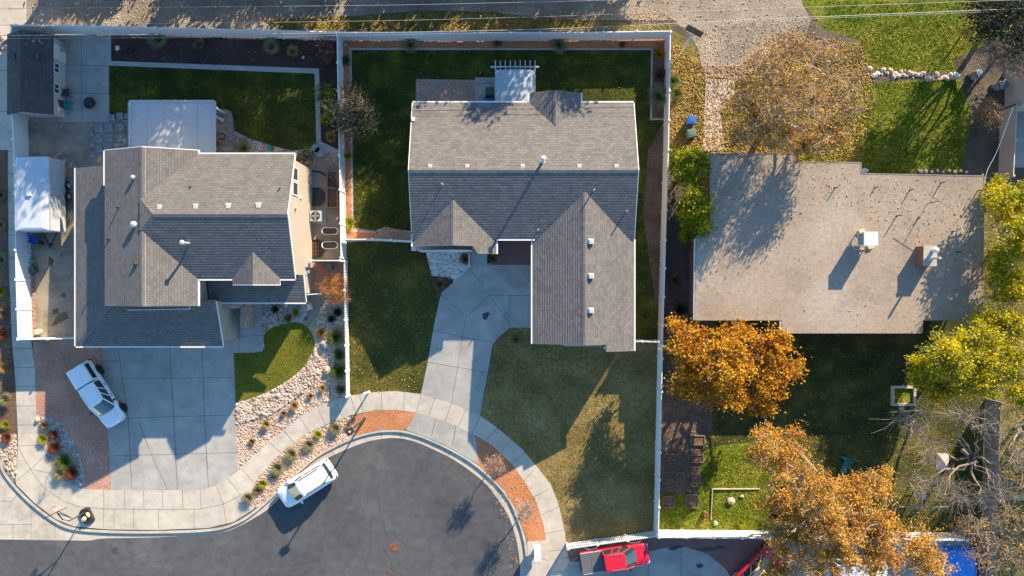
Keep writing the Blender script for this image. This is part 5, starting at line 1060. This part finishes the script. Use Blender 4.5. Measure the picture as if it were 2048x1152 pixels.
for i in range(6): MB().tube([(-.25, 1.1 - i * .42, .4 + .28 * min(i, 5 - i)), (.35, 1.1 - i * .42, .4 + .28 * min(i, 5 - i))], .03, 6).build('rung', M['greywood'], sw)
for s in (-1, 1): MB().tube([(-2.2, 0, hh), (-2.3, s * .9, 0)], .05, 6).build('leg', M['greywood'], sw)
MB().box((.0, .55, 1.2), (.75, .5, .05)).build('platform', M['palewood'], sw)
tag(MB().add([(-.55, -.7, .03), (.5, -.75, .06), (.55, .65, .05), (-.5, .7, .12), (0, 0, .3)], [(0, 1, 4), (1, 2, 4), (2, 3, 4), (3, 0, 4)]).build('crumpled_tarp', M['pinktarp'], None, loc=G(1884, 922)), 'faded pinkish tarp heaped under the bare tree', 'tarp')
bt = thing('blue_tarp_stack', 'bright blue tarp over a stack at the lower right corner', 'tarp', G(1912, 1120)); MB().loft([[(-1.2, -1.6, 0), (1.1, -1.6, 0), (1.1, 1.2, 0), (-1.2, 1.2, 0)], [(-1.1, -1.6, .8), (1.0, -1.6, 1.1), (1.0, 1.1, 1.0), (-1.0, 1.0, .7)], [(-.3, -1.5, 1.25), (.6, -1.5, 1.3), (.6, .8, 1.25), (-.3, .7, 1.0)]]).build('tarp', M['bluetarp'], bt); MB().tube([(-1.1, -1.0, .8), (.0, -1.0, 1.3), (1.05, -1.0, 1.05)], .02, 5).build('strap', M['galv'], bt)
for px, py, r_, lab in ((1461, 1001, .3, 'large pale boulder on the grass in front of the south fence'), (1483, 992, .17, 'smaller pale boulder on the grass beside the larger one')):
    o = MB().rock((0, 0, r_ * .35), r_, flat=.7).build('boulder', M['boulder'], None, loc=G(px, py)); tag(o, lab, 'boulder')
tag(MB().cyl((0, 0, 0), .22, .5, 12, r2=.18).build('clay_pot', M['rust'], None, loc=G(1409, 1026)), 'rusty brown pot on the grass by the garden beds', 'pot')
tag(MB().rock((0, 0, .08), .3, flat=.4).build('flat_stone', M['border'], None, loc=G(1431, 1046)), 'flat grey stone near the south fence below the brown pot', 'stone')
tr_ = thing('timber_edging', 'pale timber edging rail across the east grass north of the boulder', 'edging', G(1424, 977)); bar(MB(), (0, 0, .18), G(1520, 978, .18) - G(1424, 977, .08), .08, .1).build('rail', M['palewood'], tr_); bar(MB(), (0, 0, .18), G(1422, 1040, .18) - G(1424, 977, .08), .05, .1).build('side_rail', M['palewood'], tr_)
for i, (px, py, w, h) in enumerate(((1391, 917, 30, 14), (1338, 914, 26, 12), (1360, 958, 16, 26), (1391, 960, 17, 24), (1384, 1002, 24, 26), (1337, 1003, 22, 22), (1395, 880, 28, 18), (1332, 955, 14, 22))):
    t = thing('garden_bed', 'old low timber framed garden bed in the bare dirt plot', 'garden bed', G(px, py), 0, 'garden beds in the dirt plot'); W_, H_ = w / S, h / S
    for sx, sy, dx, dy in ((0, H_ / 2, W_, .09), (0, -H_ / 2, W_, .09), (-W_ / 2, 0, .09, H_ - .1), (W_ / 2, 0, .09, H_ - .1)): MB().box((sx, sy, .1), (dx, dy, .12)).build('board', M['oldwood'], t)
    MB().box((0, 0, .05), (W_ - .1, H_ - .1, .09)).build('soil', M['brownmulch'], t)
for i in range(46):
    t = i / 45; px = 1735 + 178 * t; py = 145 + 10 * t + rng.uniform(-8, 8); r_ = rng.uniform(.10, .27)
    tag(MB().rock((0, 0, r_ * .05), r_).build('boulder', M['boulder'] if rng.random() < .85 else M['whitestone'], None, loc=G(px, py)), 'pale rock in the row across the north east lawn', 'rock', 'rocks across the north east lawn')
for i in range(14): 
    t = i / 13; px = 1722 + (35 * t if i < 5 else 60 + 150 * t); tag(MB().rock((0, 0, .06), rng.uniform(.12, .2)).build('edging_rock', M['whitestone'], None, loc=G(px, 342 + rng.uniform(-3, 3))), 'small pale rock edging the bed along the flat roof', 'rock', 'edging rocks behind the flat roof')
for px, py, r_, lab in ((650, 688, .36, 'pale pink boulder at the east tip of the island lawn'), (655, 740, .32, 'pale pink boulder among the river rocks near the picket fence'), (541, 651, .22, 'reddish boulder beside the entry walk'), (526, 826, .2, 'small pink boulder at the lower end of the river rocks'), (573, 610, .25, 'flat pink rock beneath the low porch roof edge'), (76, 839, .25, 'pale boulder at the top of the curved planting bed'), (557, 791, .2, 'pink boulder below the tip of the island lawn'), (162, 968, .16, 'white stone at the bottom tip of the curved planting bed'), (473, 808, .16, 'white stone at the driveway corner of the island lawn'), (236, 97, .2, 'white rock in the dark mulch nearest the shed pad'), (607, 115, .16, 'pale rock in the dark mulch near the reddish shrub'), (690, 90, .18, 'pale rock in the red mulch at the fence corner'), (675, 437, .18, 'pale stone at the white fence beside the oval planters')):
    o = MB().rock((0, 0, r_ * .3), r_, flat=.7).build('boulder', M['boulder'] if 'white' not in lab else M['whitestone'], None, loc=G(px, py, .02), smooth=False); tag(o, lab, 'boulder')
# overhead lines
for lab, pts, r_ in (('upper thin overhead wire crossing the alley at the top left', [(-900, 22, 7.5), (512, 13, 6.9), (1024, 5, 6.8), (1900, -18, 7.6)], .011), ('middle thin overhead wire above the alley', [(-900, 58, 7.2), (512, 45, 6.6), (1024, 35, 6.5), (1536, 17, 6.6), (2900, -30, 7.4)], .011), ('bright thick overhead wire sweeping from the white fence to the upper right', [(-900, 74, 6.6), (340, 69, 6.0), (1024, 60, 5.8), (1536, 38, 5.9), (2048, 17, 6.2), (2900, -16, 7.0)], .02), ('thin overhead wire just below the bright thick wire', [(-900, 80, 6.2), (340, 75, 5.7), (1024, 64, 5.5), (1536, 41, 5.6), (2048, 21, 5.9), (2900, -10, 6.7)], .009)):
    tag(MB().tube([W(*p) for p in smooth_line(pts, 8)], r_, 5).build('overhead_wire', M['wire']), lab, 'wire')
tag(MB().tube([W(*p) for p in smooth_line([(2026, 215, 3.0), (1995, 300, 2.6), (1975, 340, 2.7), (1968, 372, 3.05)], 6)], .018, 5).build('overhead_wire', M['galv']), 'pale wire hanging from the cream fence corner to the flat roof', 'wire')

# ================================================================ TREES AND PLANTS
def limb(b, p, q, r0, r1, rg, n=5, wob=.12, seg=3, lift=0.0):
    d = q - p; L_ = d.length; pts = [p]
    for i in range(1, seg):
        t = i / seg; pts.append(p.lerp(q, t) + Vector((rg.gauss(0, 1), rg.gauss(0, 1), rg.gauss(0, .6))) * wob * L_ * .5 + Vector((0, 0, lift * L_ * math.sin(math.pi * t))))
    pts.append(q); b.tube(pts, [r0 + (r1 - r0) * i / seg for i in range(seg + 1)], n, cap=False)
    return pts
def tree(name, label, base, lobes, lm, leaf=.2, nleaf=14, sig=.32, bark='bark', tr=.22, fork=.35, twigs=2, seed=1, group=None, cat='tree', twig_r=.012, asp=.55, h=0.0, up=.4, limbs_n=6, along=False):
    """trunk with limbs to every lobe, twigs to every leaf clump; lobes = (px, py, z, rx, ry, rz, clumps)"""
    rg = random.Random(seed); B = G(*base, h); t = thing(name, label, cat, B, group=group)
    tk, cw = MB(), MB(); L_ = []
    for px, py, z, rx, ry, rz, n, *lf in lobes: L_.append((W(px, py, z) - B, rx, ry, rz, n, lf[0] if lf else 1.0))
    zc = sum(l[0].z for l in L_) / len(L_); cx = sum((l[0] for l in L_), Vector()) / len(L_); fp = Vector((cx.x * .3, cx.y * .3, zc * fork))
    limb(tk, Vector((0, 0, -.3)), fp, tr * 1.25, tr * .85, rg, 8, .06)
    for c, rx, ry, rz, n, lfk in L_:
        mid = limb(tk, fp, c + Vector((0, 0, -rz * .35)), tr * .6, tr * .22, rg, limbs_n, .12, 4)
        hub = mid[-1]; hubs = [hub, mid[-2]]
        for _ in range(max(3, n // 9)):
            q = c + Vector((rg.uniform(-.6, .6) * rx, rg.uniform(-.6, .6) * ry, rg.uniform(-.4, .5) * rz)); hubs.append(limb(tk, hub if rg.random() < .7 else mid[-2], q, tr * .2, tr * .09, rg, 4, .15)[-1])
        for _ in range(n):
            d = Vector((rg.gauss(0, 1), rg.gauss(0, 1), rg.gauss(.25, 1))); d.normalize(); u = rg.random() ** .42 * rg.uniform(.85, 1.12)
            q = c + Vector((d.x * rx, d.y * ry, d.z * rz)) * u; hb = min(hubs, key=lambda x: (x - q).length)
            limb(tk, hb, q, tr * .07 + twig_r, twig_r, rg, 3, .18, 3, .04)
            for _ in range(twigs):
                e = q + Vector((rg.gauss(0, 1), rg.gauss(0, 1), rg.gauss(.4, .8))) * sig * 1.3; limb(tk, q.lerp(hb, rg.random() * .4), e, twig_r, twig_r * .5, rg, 3, .15, 2)
            s = sig * rg.uniform(.6, 1.35)
            if along:
                for _ in range(int(nleaf * lfk * rg.uniform(.4, 1.5))):
                    u_ = rg.random() ** .6; cw.leaf(hb.lerp(q, .15 + .95 * u_) + Vector((rg.gauss(0, s), rg.gauss(0, s), rg.gauss(.03, s * .7))) * (.45 + .6 * u_), leaf, rg, 0, up, asp)
                continue
            for _ in range(int(nleaf * lfk * rg.uniform(.4, 1.5))):
                cw.leaf(q + Vector((rg.gauss(0, s), rg.gauss(0, s), rg.gauss(0, s * .7))), leaf, rg, 0, up, asp)
    tk.build('trunk', M[bark], t)
    if cw.f: cw.build('crown', M[lm], t)
    return t
tree('deciduous_tree', 'big half bare tree with tan leaves and pale twigs behind the flat roof', (1545, 240),
     [(1590, 190, 7.5, 2.6, 2.6, 1.8, 100, .8), (1530, 130, 6.5, 2.0, 1.8, 1.4, 55, .5), (1640, 115, 6.8, 2.2, 1.7, 1.4, 70, .35), (1690, 190, 6.3, 1.7, 2.0, 1.4, 60, .3), (1650, 265, 6.2, 2.0, 1.8, 1.3, 60), (1540, 265, 5.8, 2.2, 1.7, 1.3, 60), (1490, 205, 5.8, 1.5, 1.8, 1.3, 45), (1585, 95, 6.0, 1.8, 1.3, 1.2, 45, .4), (1600, 300, 5.0, 1.9, 1.0, 1.0, 28), (1480, 270, 4.8, 1.2, 1.2, .9, 20)],
     'lf_tan', .19, 32, .36, 'palebark', .24, .3, 4, 11, twig_r=.014, along=True, up=.5)
tree('maple_tree', 'dense orange leaved tree between the white east fence and the flat roof', (1440, 712),
     [(1450, 725, 5.2, 2.5, 2.2, 1.5, 120), (1375, 690, 4.0, 1.7, 1.9, 1.2, 75), (1380, 765, 3.9, 1.7, 1.6, 1.2, 65), (1455, 790, 4.0, 2.0, 1.3, 1.1, 65), (1540, 760, 4.0, 1.9, 1.8, 1.2, 75), (1545, 690, 4.2, 1.7, 1.6, 1.2, 65), (1470, 665, 4.2, 1.7, 1.0, 1.0, 45), (1352, 650, 3.3, .8, .7, .8, 16), (1590, 735, 3.5, .8, .9, .7, 16), (1520, 810, 3.5, 1.3, .8, .8, 22)],
     'lf_orange', .22, 40, .27, 'bark', .22, .3, 1, 12, twig_r=.011, up=.8, along=True)
tree('deciduous_tree', 'largest rust orange tree covering the south fence in the lower right', (1615, 1010),
     [(1620, 985, 8.5, 2.6, 2.4, 1.7, 105), (1560, 920, 7.0, 2.2, 2.0, 1.4, 75), (1530, 870, 6.2, 1.4, 1.2, 1.0, 26), (1720, 985, 7.5, 2.2, 1.9, 1.4, 80), (1570, 1010, 7.2, 2.1, 2.0, 1.4, 75), (1670, 1050, 8.2, 2.4, 1.9, 1.4, 85), (1580, 1080, 7.2, 2.2, 1.9, 1.3, 75), (1660, 1120, 7.6, 2.2, 1.7, 1.3, 70), (1750, 1060, 7.4, 2.1, 1.8, 1.3, 70), (1760, 1120, 7.2, 2.2, 1.8, 1.2, 65), (1840, 1090, 6.6, 2.0, 1.7, 1.2, 55), (1765, 955, 6.2, 1.0, .9, .8, 20), (1555, 1140, 6.4, 2.0, 1.4, 1.1, 45), (1860, 1135, 6.2, 1.6, 1.2, 1.0, 36), (1500, 905, 5.8, .8, .8, .7, 13), (1590, 870, 6.0, .8, .7, .7, 12)],
     'lf_rust', .16, 52, .25, 'palebark', .3, .3, 2, 13, twig_r=.011, up=.8, along=True)
tree('ash_tree', 'yellow green leafy tree at the right end of the flat roof front', (1905, 700),
     [(1900, 715, 6.4, 2.2, 2.0, 1.5, 85), (1850, 740, 4.8, 1.5, 1.4, 1.0, 50), (1960, 690, 6.0, 2.0, 1.8, 1.4, 75), (1960, 760, 5.6, 2.0, 1.6, 1.2, 65), (2025, 720, 5.6, 2.0, 1.9, 1.3, 65), (2020, 650, 5.4, 1.9, 1.6, 1.2, 50), (2040, 790, 5.0, 1.6, 1.2, 1.0, 36), (1880, 780, 4.6, 1.4, 1.0, .9, 32), (1960, 635, 5.0, 1.2, .9, .9, 20)],
     'lf_yellow', .19, 60, .28, 'palebark', .22, .3, 2, 14, twig_r=.011, up=.9, along=True)
tree('ash_tree', 'lime yellow tree along the right edge beside the end of the flat roof', (1995, 500),
     [(2015, 410, 5.4, 1.6, 1.7, 1.3, 60), (2040, 480, 6.2, 1.9, 1.8, 1.4, 75), (2005, 520, 5.2, 1.4, 1.7, 1.2, 55), (2050, 570, 5.6, 1.8, 1.7, 1.2, 60), (2000, 580, 4.8, 1.2, 1.3, 1.0, 40), (2060, 390, 5.0, 1.4, 1.4, 1.0, 35), (1985, 395, 3.6, .8, 1.0, .8, 20), (1990, 365, 2.6, .7, .5, .6, 14)],
     'lf_yellow', .19, 60, .28, 'palebark', .2, .3, 2, 15, twig_r=.011, up=.9, along=True)
tree('bare_tree', 'bare pale branched tree spreading over the grey wooden fence', (1928, 902),
     [(1830, 850, 5.6, 2.0, 1.5, 1.1, 26), (1865, 905, 6.0, 1.6, 1.1, 1.0, 15), (1850, 965, 5.4, 1.9, 1.0, 1.0, 24), (1905, 985, 6.0, 1.7, 1.4, 1.1, 22), (1985, 960, 6.4, 1.4, 1.3, 1.0, 12), (2040, 930, 6.2, 1.6, 1.3, 1.0, 14), (1985, 850, 6.4, 1.5, 1.1, 1.0, 13), (1925, 830, 6.2, 1.6, 1.0, 1.0, 16), (1960, 1000, 5.6, 1.3, 1.0, .9, 10)],
     'lf_tan', .13, 0, .5, 'midbark', .16, .45, 9, 16, twig_r=.011)
tree('bare_tree', 'leafless tree with golden twigs filling the lower right corner', (1985, 1075),
     [(1960, 1060, 5.6, 1.9, 1.5, 1.1, 26), (2020, 1030, 5.2, 1.6, 1.7, 1.1, 22), (2030, 1110, 5.6, 1.8, 1.6, 1.1, 28), (1965, 1120, 5.2, 1.6, 1.3, 1.0, 26), (1930, 1060, 4.4, 1.3, .9, .8, 22), (2035, 960, 4.4, 1.0, 1.4, .8, 12)],
     'lf_rust', .15, 11, .4, 'midbark', .15, .4, 5, 17, twig_r=.011, along=True)
tree('bare_tree', 'pale leafless tree at the right edge beyond the wooden fence', (2040, 850),
     [(2040, 850, 4.4, 1.3, 1.8, 1.0, 24), (2060, 900, 4.2, 1.5, 1.4, .9, 18), (2025, 900, 3.8, .8, 1.1, .7, 12)], 'lf_yellow', .16, 4, .45, 'palebark', .14, .3, 4, 18, twig_r=.010)
tree('conifer', 'tall dark conifer at the upper right corner', (1975, 55),
     [(2005, 22, 5.4, 2.4, 1.9, 1.5, 100), (2045, 70, 5.4, 1.6, 1.8, 1.4, 60), (1965, 10, 4.8, 1.4, 1.4, 1.2, 40), (1975, 55, 3.6, 1.2, 1.2, 1.2, 36), (2050, 95, 2.8, 1.4, 1.3, 1.2, 40), (2055, 0, 5, 2, 2, 1.2, 40)], 'lf_dark', .22, 24, .36, 'bark', .2, .4, 2, 19)
tree('bare_tree', 'small twiggy tree with orange leaf tips at the upper right below the dark conifer', (1985, 125),
     [(2010, 120, 4.4, 1.7, 1.3, 1.0, 60), (1980, 100, 4.2, 1.4, 1.0, .9, 40), (2035, 130, 3.9, 1.1, 1.1, .8, 40)], 'lf_orange', .16, 2.5, .4, 'bark', .12, .3, 6, 20)
tree('shrub', 'brown dry rounded shrub beside the grey bin at the upper right', (1960, 238),
     [(1972, 215, 2.0, .8, .7, .6, 30), (1985, 240, 2.0, .8, .7, .6, 30), (1960, 235, 1.7, .6, .6, .5, 20)], 'lf_brown', .14, 26, .2, 'bark', .08, .3, 2, 21, cat='shrub')
tree('shrub', 'yellow leaved shrub at the edge of the north lawn near the dark conifer', (1938, 50), [(1945, 45, 2.2, .9, .7, .6, 26), (1935, 70, 1.8, .6, .9, .5, 20)], 'lf_lime', .15, 16, .25, 'bark', .06, .3, 3, 22, cat='shrub')
tree('evergreen_shrub', 'northern of two clipped evergreen trees by the flat roof corner', (1366, 343),
     [(1380, 335, 3.4, 1.45, 1.35, 1.2, 110), (1375, 340, 1.9, 1.55, 1.5, 1.3, 80), (1395, 318, 2.6, .9, .7, .9, 40), (1360, 318, 2.6, .8, .7, .8, 34)], 'lf_ever', .17, 40, .2, 'bark', .14, .3, 0, 23, up=1.3)
tree('evergreen_shrub', 'southern of two clipped evergreen trees by the flat roof corner', (1376, 428),
     [(1390, 410, 3.5, 1.25, 1.35, 1.2, 100), (1382, 425, 2.0, 1.3, 1.6, 1.3, 80), (1376, 468, 1.8, .8, .8, .9, 34), (1400, 452, 3.0, .9, .9, .9, 40), (1402, 425, 4.1, .8, .9, .9, 40), (1403, 395, 2.8, .7, .7, .7, 30)], 'lf_ever', .17, 40, .2, 'bark', .14, .3, 0, 24, up=1.3)
tree('olive_tree', 'grey green feathery tree hanging over the fence into the middle back lawn', (705, 232),
     [(715, 215, 2.9, 1.2, 1.3, .9, 60), (700, 250, 2.6, 1.0, 1.1, .8, 45), (735, 240, 2.3, .9, 1.0, .7, 36), (705, 185, 2.5, .8, .7, .7, 28), (672, 225, 2.4, .8, .9, .7, 22)], 'lf_olive', .13, 50, .26, 'bark', .1, .3, 3, 25)
tree('evergreen_shrub', 'dark green round shrub in the dark mulch beside the divider fence', (655, 192), [(650, 188, 1.3, .85, .9, .7, 44), (660, 210, 1.0, .6, .6, .6, 22)], 'lf_ever', .13, 30, .18, 'bark', .07, .3, 1, 26, cat='shrub')
tree('shrub', 'dark red leaved shrub at the corner of the dark mulch bed', (654, 100), [(652, 98, 1.2, .75, .8, .55, 34), (655, 115, 1.0, .5, .5, .5, 16)], 'lf_red', .12, 24, .2, 'bark', .05, .3, 3, 27, cat='shrub')
tree('shrub', 'dark leafy shrub hugging the north east corner of the two storey house', (614, 316), [(610, 310, 1.0, .8, .7, .6, 30), (598, 322, .9, .6, .6, .5, 18)], 'lf_olive', .13, 26, .2, 'bark', .05, .3, 2, 28, cat='shrub')
tree('ornamental_tree', 'small round leafless pinkish tree in the red mulch at the curb', (990, 922), [(989, 930, 1.25, .85, .85, .65, 95)], 'lf_pink', .07, 3, .2, 'lf_pink', .05, .45, 5, 29, twig_r=.009)
tree('ornamental_tree', 'bare young tree in the red mulch nearest the large mailbox', (1046, 1024), [(1050, 1024, 1.35, .9, .9, .75, 80), (1052, 1012, 1.2, .5, .5, .5, 20)], 'lf_pink', .07, 0, .2, 'palebark', .06, .45, 5, 30, twig_r=.009)
tree('sapling', 'thin bare sapling at the inner edge of the curved planting bed', (108, 926), [(107, 926, .8, .35, .35, .5, 20)], 'lf_olive', .08, 3, .12, 'bark', .025, .5, 2, 31, twig_r=.006)
tree('grass_bush', 'large round rusty orange twiggy bush against the picket fence', (664, 580), [(668, 578, .95, 1.35, 1.35, .75, 150), (690, 585, .8, .8, .8, .5, 40)], 'lf_bush', .07, 26, .16, 'lf_bush', .04, .3, 4, 41, twig_r=.008, along=True, cat='bush')

def blades(name, m, n, h, spread, w, rg, droop=.4):
    b = MB()
    for _ in range(n):
        a = rg.random() * 6.283; t = rg.random() ** .6; l = h * rg.uniform(.65, 1.15); d = Vector((math.cos(a), math.sin(a), 0)); s = Vector((-d.y, d.x, 0)) * w
        p0 = d * .08 * rg.random(); p1 = p0 + d * spread * t * .55 + Vector((0, 0, l * .65)); p2 = p0 + d * spread * t * 1.05 + Vector((0, 0, l * (1 - droop * t)))
        b.add([p0 - s, p0 + s, p1 + s * .8, p1 - s * .8, p2], [(0, 1, 2, 3), (3, 2, 4)])
    me = b.build(name, m); d = me.data; bpy.data.objects.remove(me); return d
CL = {k: blades('blades', M[m], n, h, s, w, random.Random(i), dr) for i, (k, m, n, h, s, w, dr) in enumerate((
    ('sage', 'lf_sage', 620, .62, .74, .009, .45), ('green', 'lf_green', 560, .6, .72, .010, .4), ('straw', 'lf_straw', 520, .5, .55, .009, .35), ('lime', 'lf_lime', 260, .42, .5, .02, .35), ('brown', 'lf_brown', 480, .42, .5, .010, .4), ('red', 'lf_red', 520, .5, .6, .011, .45), ('dark', 'lf_dark', 220, .35, .45, .016, .4), ('orange', 'lf_orange', 260, .4, .5, .016, .4)))}
def clump(kind, px, py, s, label, name='grass_clump', cat='plant', group=None):
    o = bpy.data.objects.new(name, CL[kind]); COL.objects.link(o); o.location = G(px, py, .0); o.rotation_euler.z = rng.random() * 6.28; o.scale = (s * rng.uniform(.92, 1.08), s * rng.uniform(.92, 1.08), s * rng.uniform(.85, 1.1))
    return tag(o, label, cat, group)
for a in (('sage', 672, 856, 1.0, 'grey green grass clump in the planter strip nearest the street lamp'), ('straw', 696, 851, .55, 'small straw tuft beside the red mulch edge near the street lamp'), ('lime', 637, 869, .85, 'small yellow green clump between the two eastern grey clumps of the planter strip'), ('sage', 619, 889, .95, 'grey green grass clump behind the rear of the white parked car'), ('sage', 585, 907, 1.05, 'large grey green clump beside the middle of the white parked car'), ('sage', 557, 935, 1.05, 'large grey green clump beside the hood of the white parked car'), ('brown', 549, 951, .6, 'small brown tuft touching the clump by the white car hood'), ('lime', 527, 966, .95, 'yellow green clump southwest of the white parked car'), ('brown', 515, 981, .8, 'yellow brown clump second from the west end of the planter strip'), ('sage', 499, 994, .9, 'olive grass clump at the west end of the planter strip'),
    ('straw', 646, 776, .75, 'straw tuft in the rock bed south of the river rocks near the picket fence'), ('brown', 621, 792, .6, 'small brown tuft among the pink gravel below the river rocks'), ('straw', 590, 811, .9, 'golden straw tuft at the sidewalk side of the pink gravel'), ('brown', 682, 778, .95, 'dry brown clump at the lower end of the west picket fence'), ('green', 672, 674, 1.25, 'large green spiky clump by the picket fence above two others'), ('green', 680, 709, 1.0, 'middle green spiky clump along the picket fence'), ('green', 679, 742, 1.2, 'lowest green spiky clump along the picket fence'), ('orange', 643, 665, .85, 'orange clump beside the east edge of the island lawn'), ('dark', 664, 638, .9, 'dark clump on gravel below the rusty bush'), ('dark', 676, 624, 1.0, 'dark clump under the rusty bush by the picket fence'), ('dark', 551, 619, .9, 'dark clump in the shaded grey gravel under the low porch roof'), ('lime', 592, 625, .8, 'bright yellow green clump at the top of the island lawn'), ('brown', 577, 636, .8, 'brown clump beside the bright clump at the top of the island lawn'), ('straw', 534, 848, .85, 'golden tuft in the pink gravel near the sidewalk bend'), ('brown', 568, 827, .65, 'small brown tuft in the pink gravel above the sidewalk'), ('brown', 505, 883, .75, 'round brown tuft in the pink gravel beside the driveway'),
    ('brown', 91, 850, 1.0, 'olive brown clump at the top of the curved planting bed'), ('lime', 89, 877, 1.05, 'bright yellow green clump in the curved planting bed'), ('red', 111, 868, .9, 'dark red clump right of the yellow green clump in the planting bed'), ('red', 113, 893, 1.2, 'large reddish clump in the middle of the curved planting bed'), ('green', 133, 922, 1.25, 'green spiky clump in the curved planting bed'), ('sage', 124, 945, 1.0, 'grey green clump at the lower edge of the planting bed by the sidewalk'), ('red', 148, 943, 1.3, 'dark red clump at the lower right of the planting bed'),
    ('sage', 16, 798, 1.0, 'grey clump in the west verge beside the sidewalk'), ('lime', 14, 849, .9, 'yellow clump in the west verge above the rocks'), ('red', 17, 874, 1.0, 'reddish clump in the west verge touching the rocks'), ('straw', 5, 450, 1.0, 'yellow clump at the left edge level with the trailer hitch'), ('lime', 4, 582, 1.0, 'yellow green clump at the left edge beside the gravel side yard'), ('brown', 8, 628, 1.0, 'brown clump at the left edge near the fence end'), ('straw', 10, 735, 1.0, 'golden clump at the left edge beside the red gravel'), ('red', 8, 668, 1.0, 'reddish clump at the left edge by the lower fence corner'), ('sage', 6, 520, 1.1, 'dry grey clump at the left edge beside the blue wheelbarrow fence'), ('brown', 5, 390, 1.1, 'brown clump at the left edge beside the trailer'),
    ('sage', 822, 92, 1.15, 'grey shrub in the red mulch at the left of the middle north fence'), ('brown', 995, 88, .8, 'small brown tuft in the red mulch above the patio awning'), ('sage', 1118, 92, 1.2, 'grey shrub in the red mulch right of the patio awning'), ('brown', 1245, 90, .7, 'small brown tuft in the red mulch near the north east fence corner'), ('orange', 1318, 110, 1.1, 'orange clump at the north end of the bed by the east fence'), ('red', 1318, 152, 1.1, 'rusty clump midway down the bed by the east fence'), ('sage', 1316, 195, 1.5, 'olive shrub at the lower end of the bed by the east fence'), ('lime', 699, 446, 1.2, 'bright yellow bush in the red mulch corner by the white gate'), ('brown', 880, 568, 1.35, 'yellow brown spiky clump at the tip of the white gravel bed'), ('brown', 931, 518, 1.15, 'dry brown shrub left of the porch steps'), ('brown', 986, 517, 1.0, 'twiggy brown shrub right of the porch steps'), ('green', 692, 122, .8, 'small green clump in the red mulch by the divider fence'), ('lime', 697, 312, .8, 'small yellow green clump in the red mulch midway down the divider fence'), ('sage', 490, 297, 1.25, 'olive clump in the grey gravel behind the house'), ('brown', 1032, 679, .75, 'dry round tuft on the front lawn beside the garage wing'), ('lime', 655, 240, 1.2, 'yellow shrub in the dark mulch by the divider fence'), ('straw', 664, 275, 1.0, 'straw clump at the lower end of the dark mulch bed'), ('straw', 588, 105, 1.1, 'pale straw clump in the dark mulch near the reddish shrub'), ('sage', 545, 95, 1.0, 'grey clump in the middle of the dark mulch bed'), ('brown', 400, 90, 1.1, 'brown clump in the left half of the dark mulch bed'), ('sage', 320, 82, 1.2, 'dark grey clump in the dark mulch near the shed pad'), ('lime', 1612, 318, 1.5, 'yellow bush at the notch of the flat roof back edge'), ('lime', 1480, 1045, .8, 'small yellow tuft on the grass by the south fence'), ('green', 1345, 165, 1.0, 'pale green weed on the leafy verge just outside the east fence'), ('green', 1352, 190, .9, 'second pale weed on the leafy verge below the first'), ('brown', 1350, 560, 1.4, 'dry clump in the dirt between the east fence and the flat roof house'), ('dark', 1360, 620, 1.4, 'dark clump in the dirt near the orange tree')):
    clump(*a)
# trees north of the alley, just outside the picture: they throw the dappled shade over the back yards
for i, (px, py, z, r_) in enumerate(((130, -80, 10.6, 3.2), (270, -70, 11.0, 3.3), (400, -85, 10.4, 3.2), (530, -75, 9.8, 3.2), (660, -80, 9.4, 3.1), (790, -75, 7.8, 3.1), (920, -80, 6.8, 3.0), (1050, -75, 7.4, 3.0), (1170, -80, 8.8, 2.8), (1290, -80, 8.2, 2.4))):
    gx_ = W(px, py, 0); rg = random.Random(50 + i)
    def pp(x, y, zz): 
        k = D / (D - zz); return (1024 + (px + x - 1024) * k, 576 + (py + y - 576) * k, zz)
    lob = []
    for _ in range(13 if i < 5 else 9):
        a = rg.random() * 6.28; q = r_ * S * rg.uniform(.15, .8); lob.append(pp(q * math.cos(a), q * math.sin(a) * .7, rg.uniform(2.6, z * 1.02)) + (r_ * .55, r_ * .5, r_ * .34, 36))
    for _ in range(5 if i < 4 else 0): lob.append(pp(rg.uniform(-55, 55), rg.uniform(-25, 30), rg.uniform(4.2, 7.4)) + (r_ * .55, r_ * .5, r_ * .3, 36))
    if i == 4: lob += [pp(-40, 15, 8.6) + (1.9, 1.6, .9, 44), pp(-5, 10, 9.2) + (1.9, 1.6, .9, 44), pp(-70, 5, 8.0) + (1.8, 1.5, .9, 40)]
    lob.append(pp(0, 0, z) + (r_ * .6, r_ * .5, r_ * .5, 34))
    tree('deciduous_tree', 'broad tree standing on the far side of the alley beyond the top edge', (px, py), lob, 'lf_olive', .34, 15, .42, 'bark', .25, .3, 2, 60 + i, group='trees on the far side of the alley')

for i, (px, py) in enumerate(((190, -84), (265, -92), (420, -80), (500, -78), (590, -80), (680, -84), (800, -80), (880, -78), (960, -80), (1040, -80), (1120, -82), (1210, -80))):  # unseen low hedge, added to put the alley in shade
    tree('added_hedge_shrub', 'unseen hedge shrub added beyond the top edge to shade the alley', (px, py), [pp_ + (1.6, 1.0, .9, 60) for pp_ in (((px - 20 - 1024) * 1.03 + 1024, 576 + (py - 576) * 1.03, 1.5), ((px + 24 - 1024) * 1.03 + 1024, 576 + (py - 576) * 1.03, 1.3))], 'lf_olive', .3, 16, .34, 'bark', .08, .3, 1, 90 + i, group='unseen hedge shrubs added to shade the alley', cat='shrub')
for i, (px, py, z) in enumerate(((2180, 640, 9.0), (2150, 760, 8.6))):
    kk = D / (D - z); rg = random.Random(120 + i)
    tree('deciduous_tree', 'tall tree standing beyond the right edge east of the flat roof house', (px, py), [(1024 + (px + rg.uniform(-50, 60) - 1024) * kk, 576 + (py + rg.uniform(-60, 60) - 576) * kk, z * rg.uniform(.6, 1.0), 1.8, 1.7, 1.2, 40) for _ in range(8)], 'lf_yellow', .3, 16, .4, 'bark', .25, .35, 2, 130 + i, group='trees beyond the right edge')
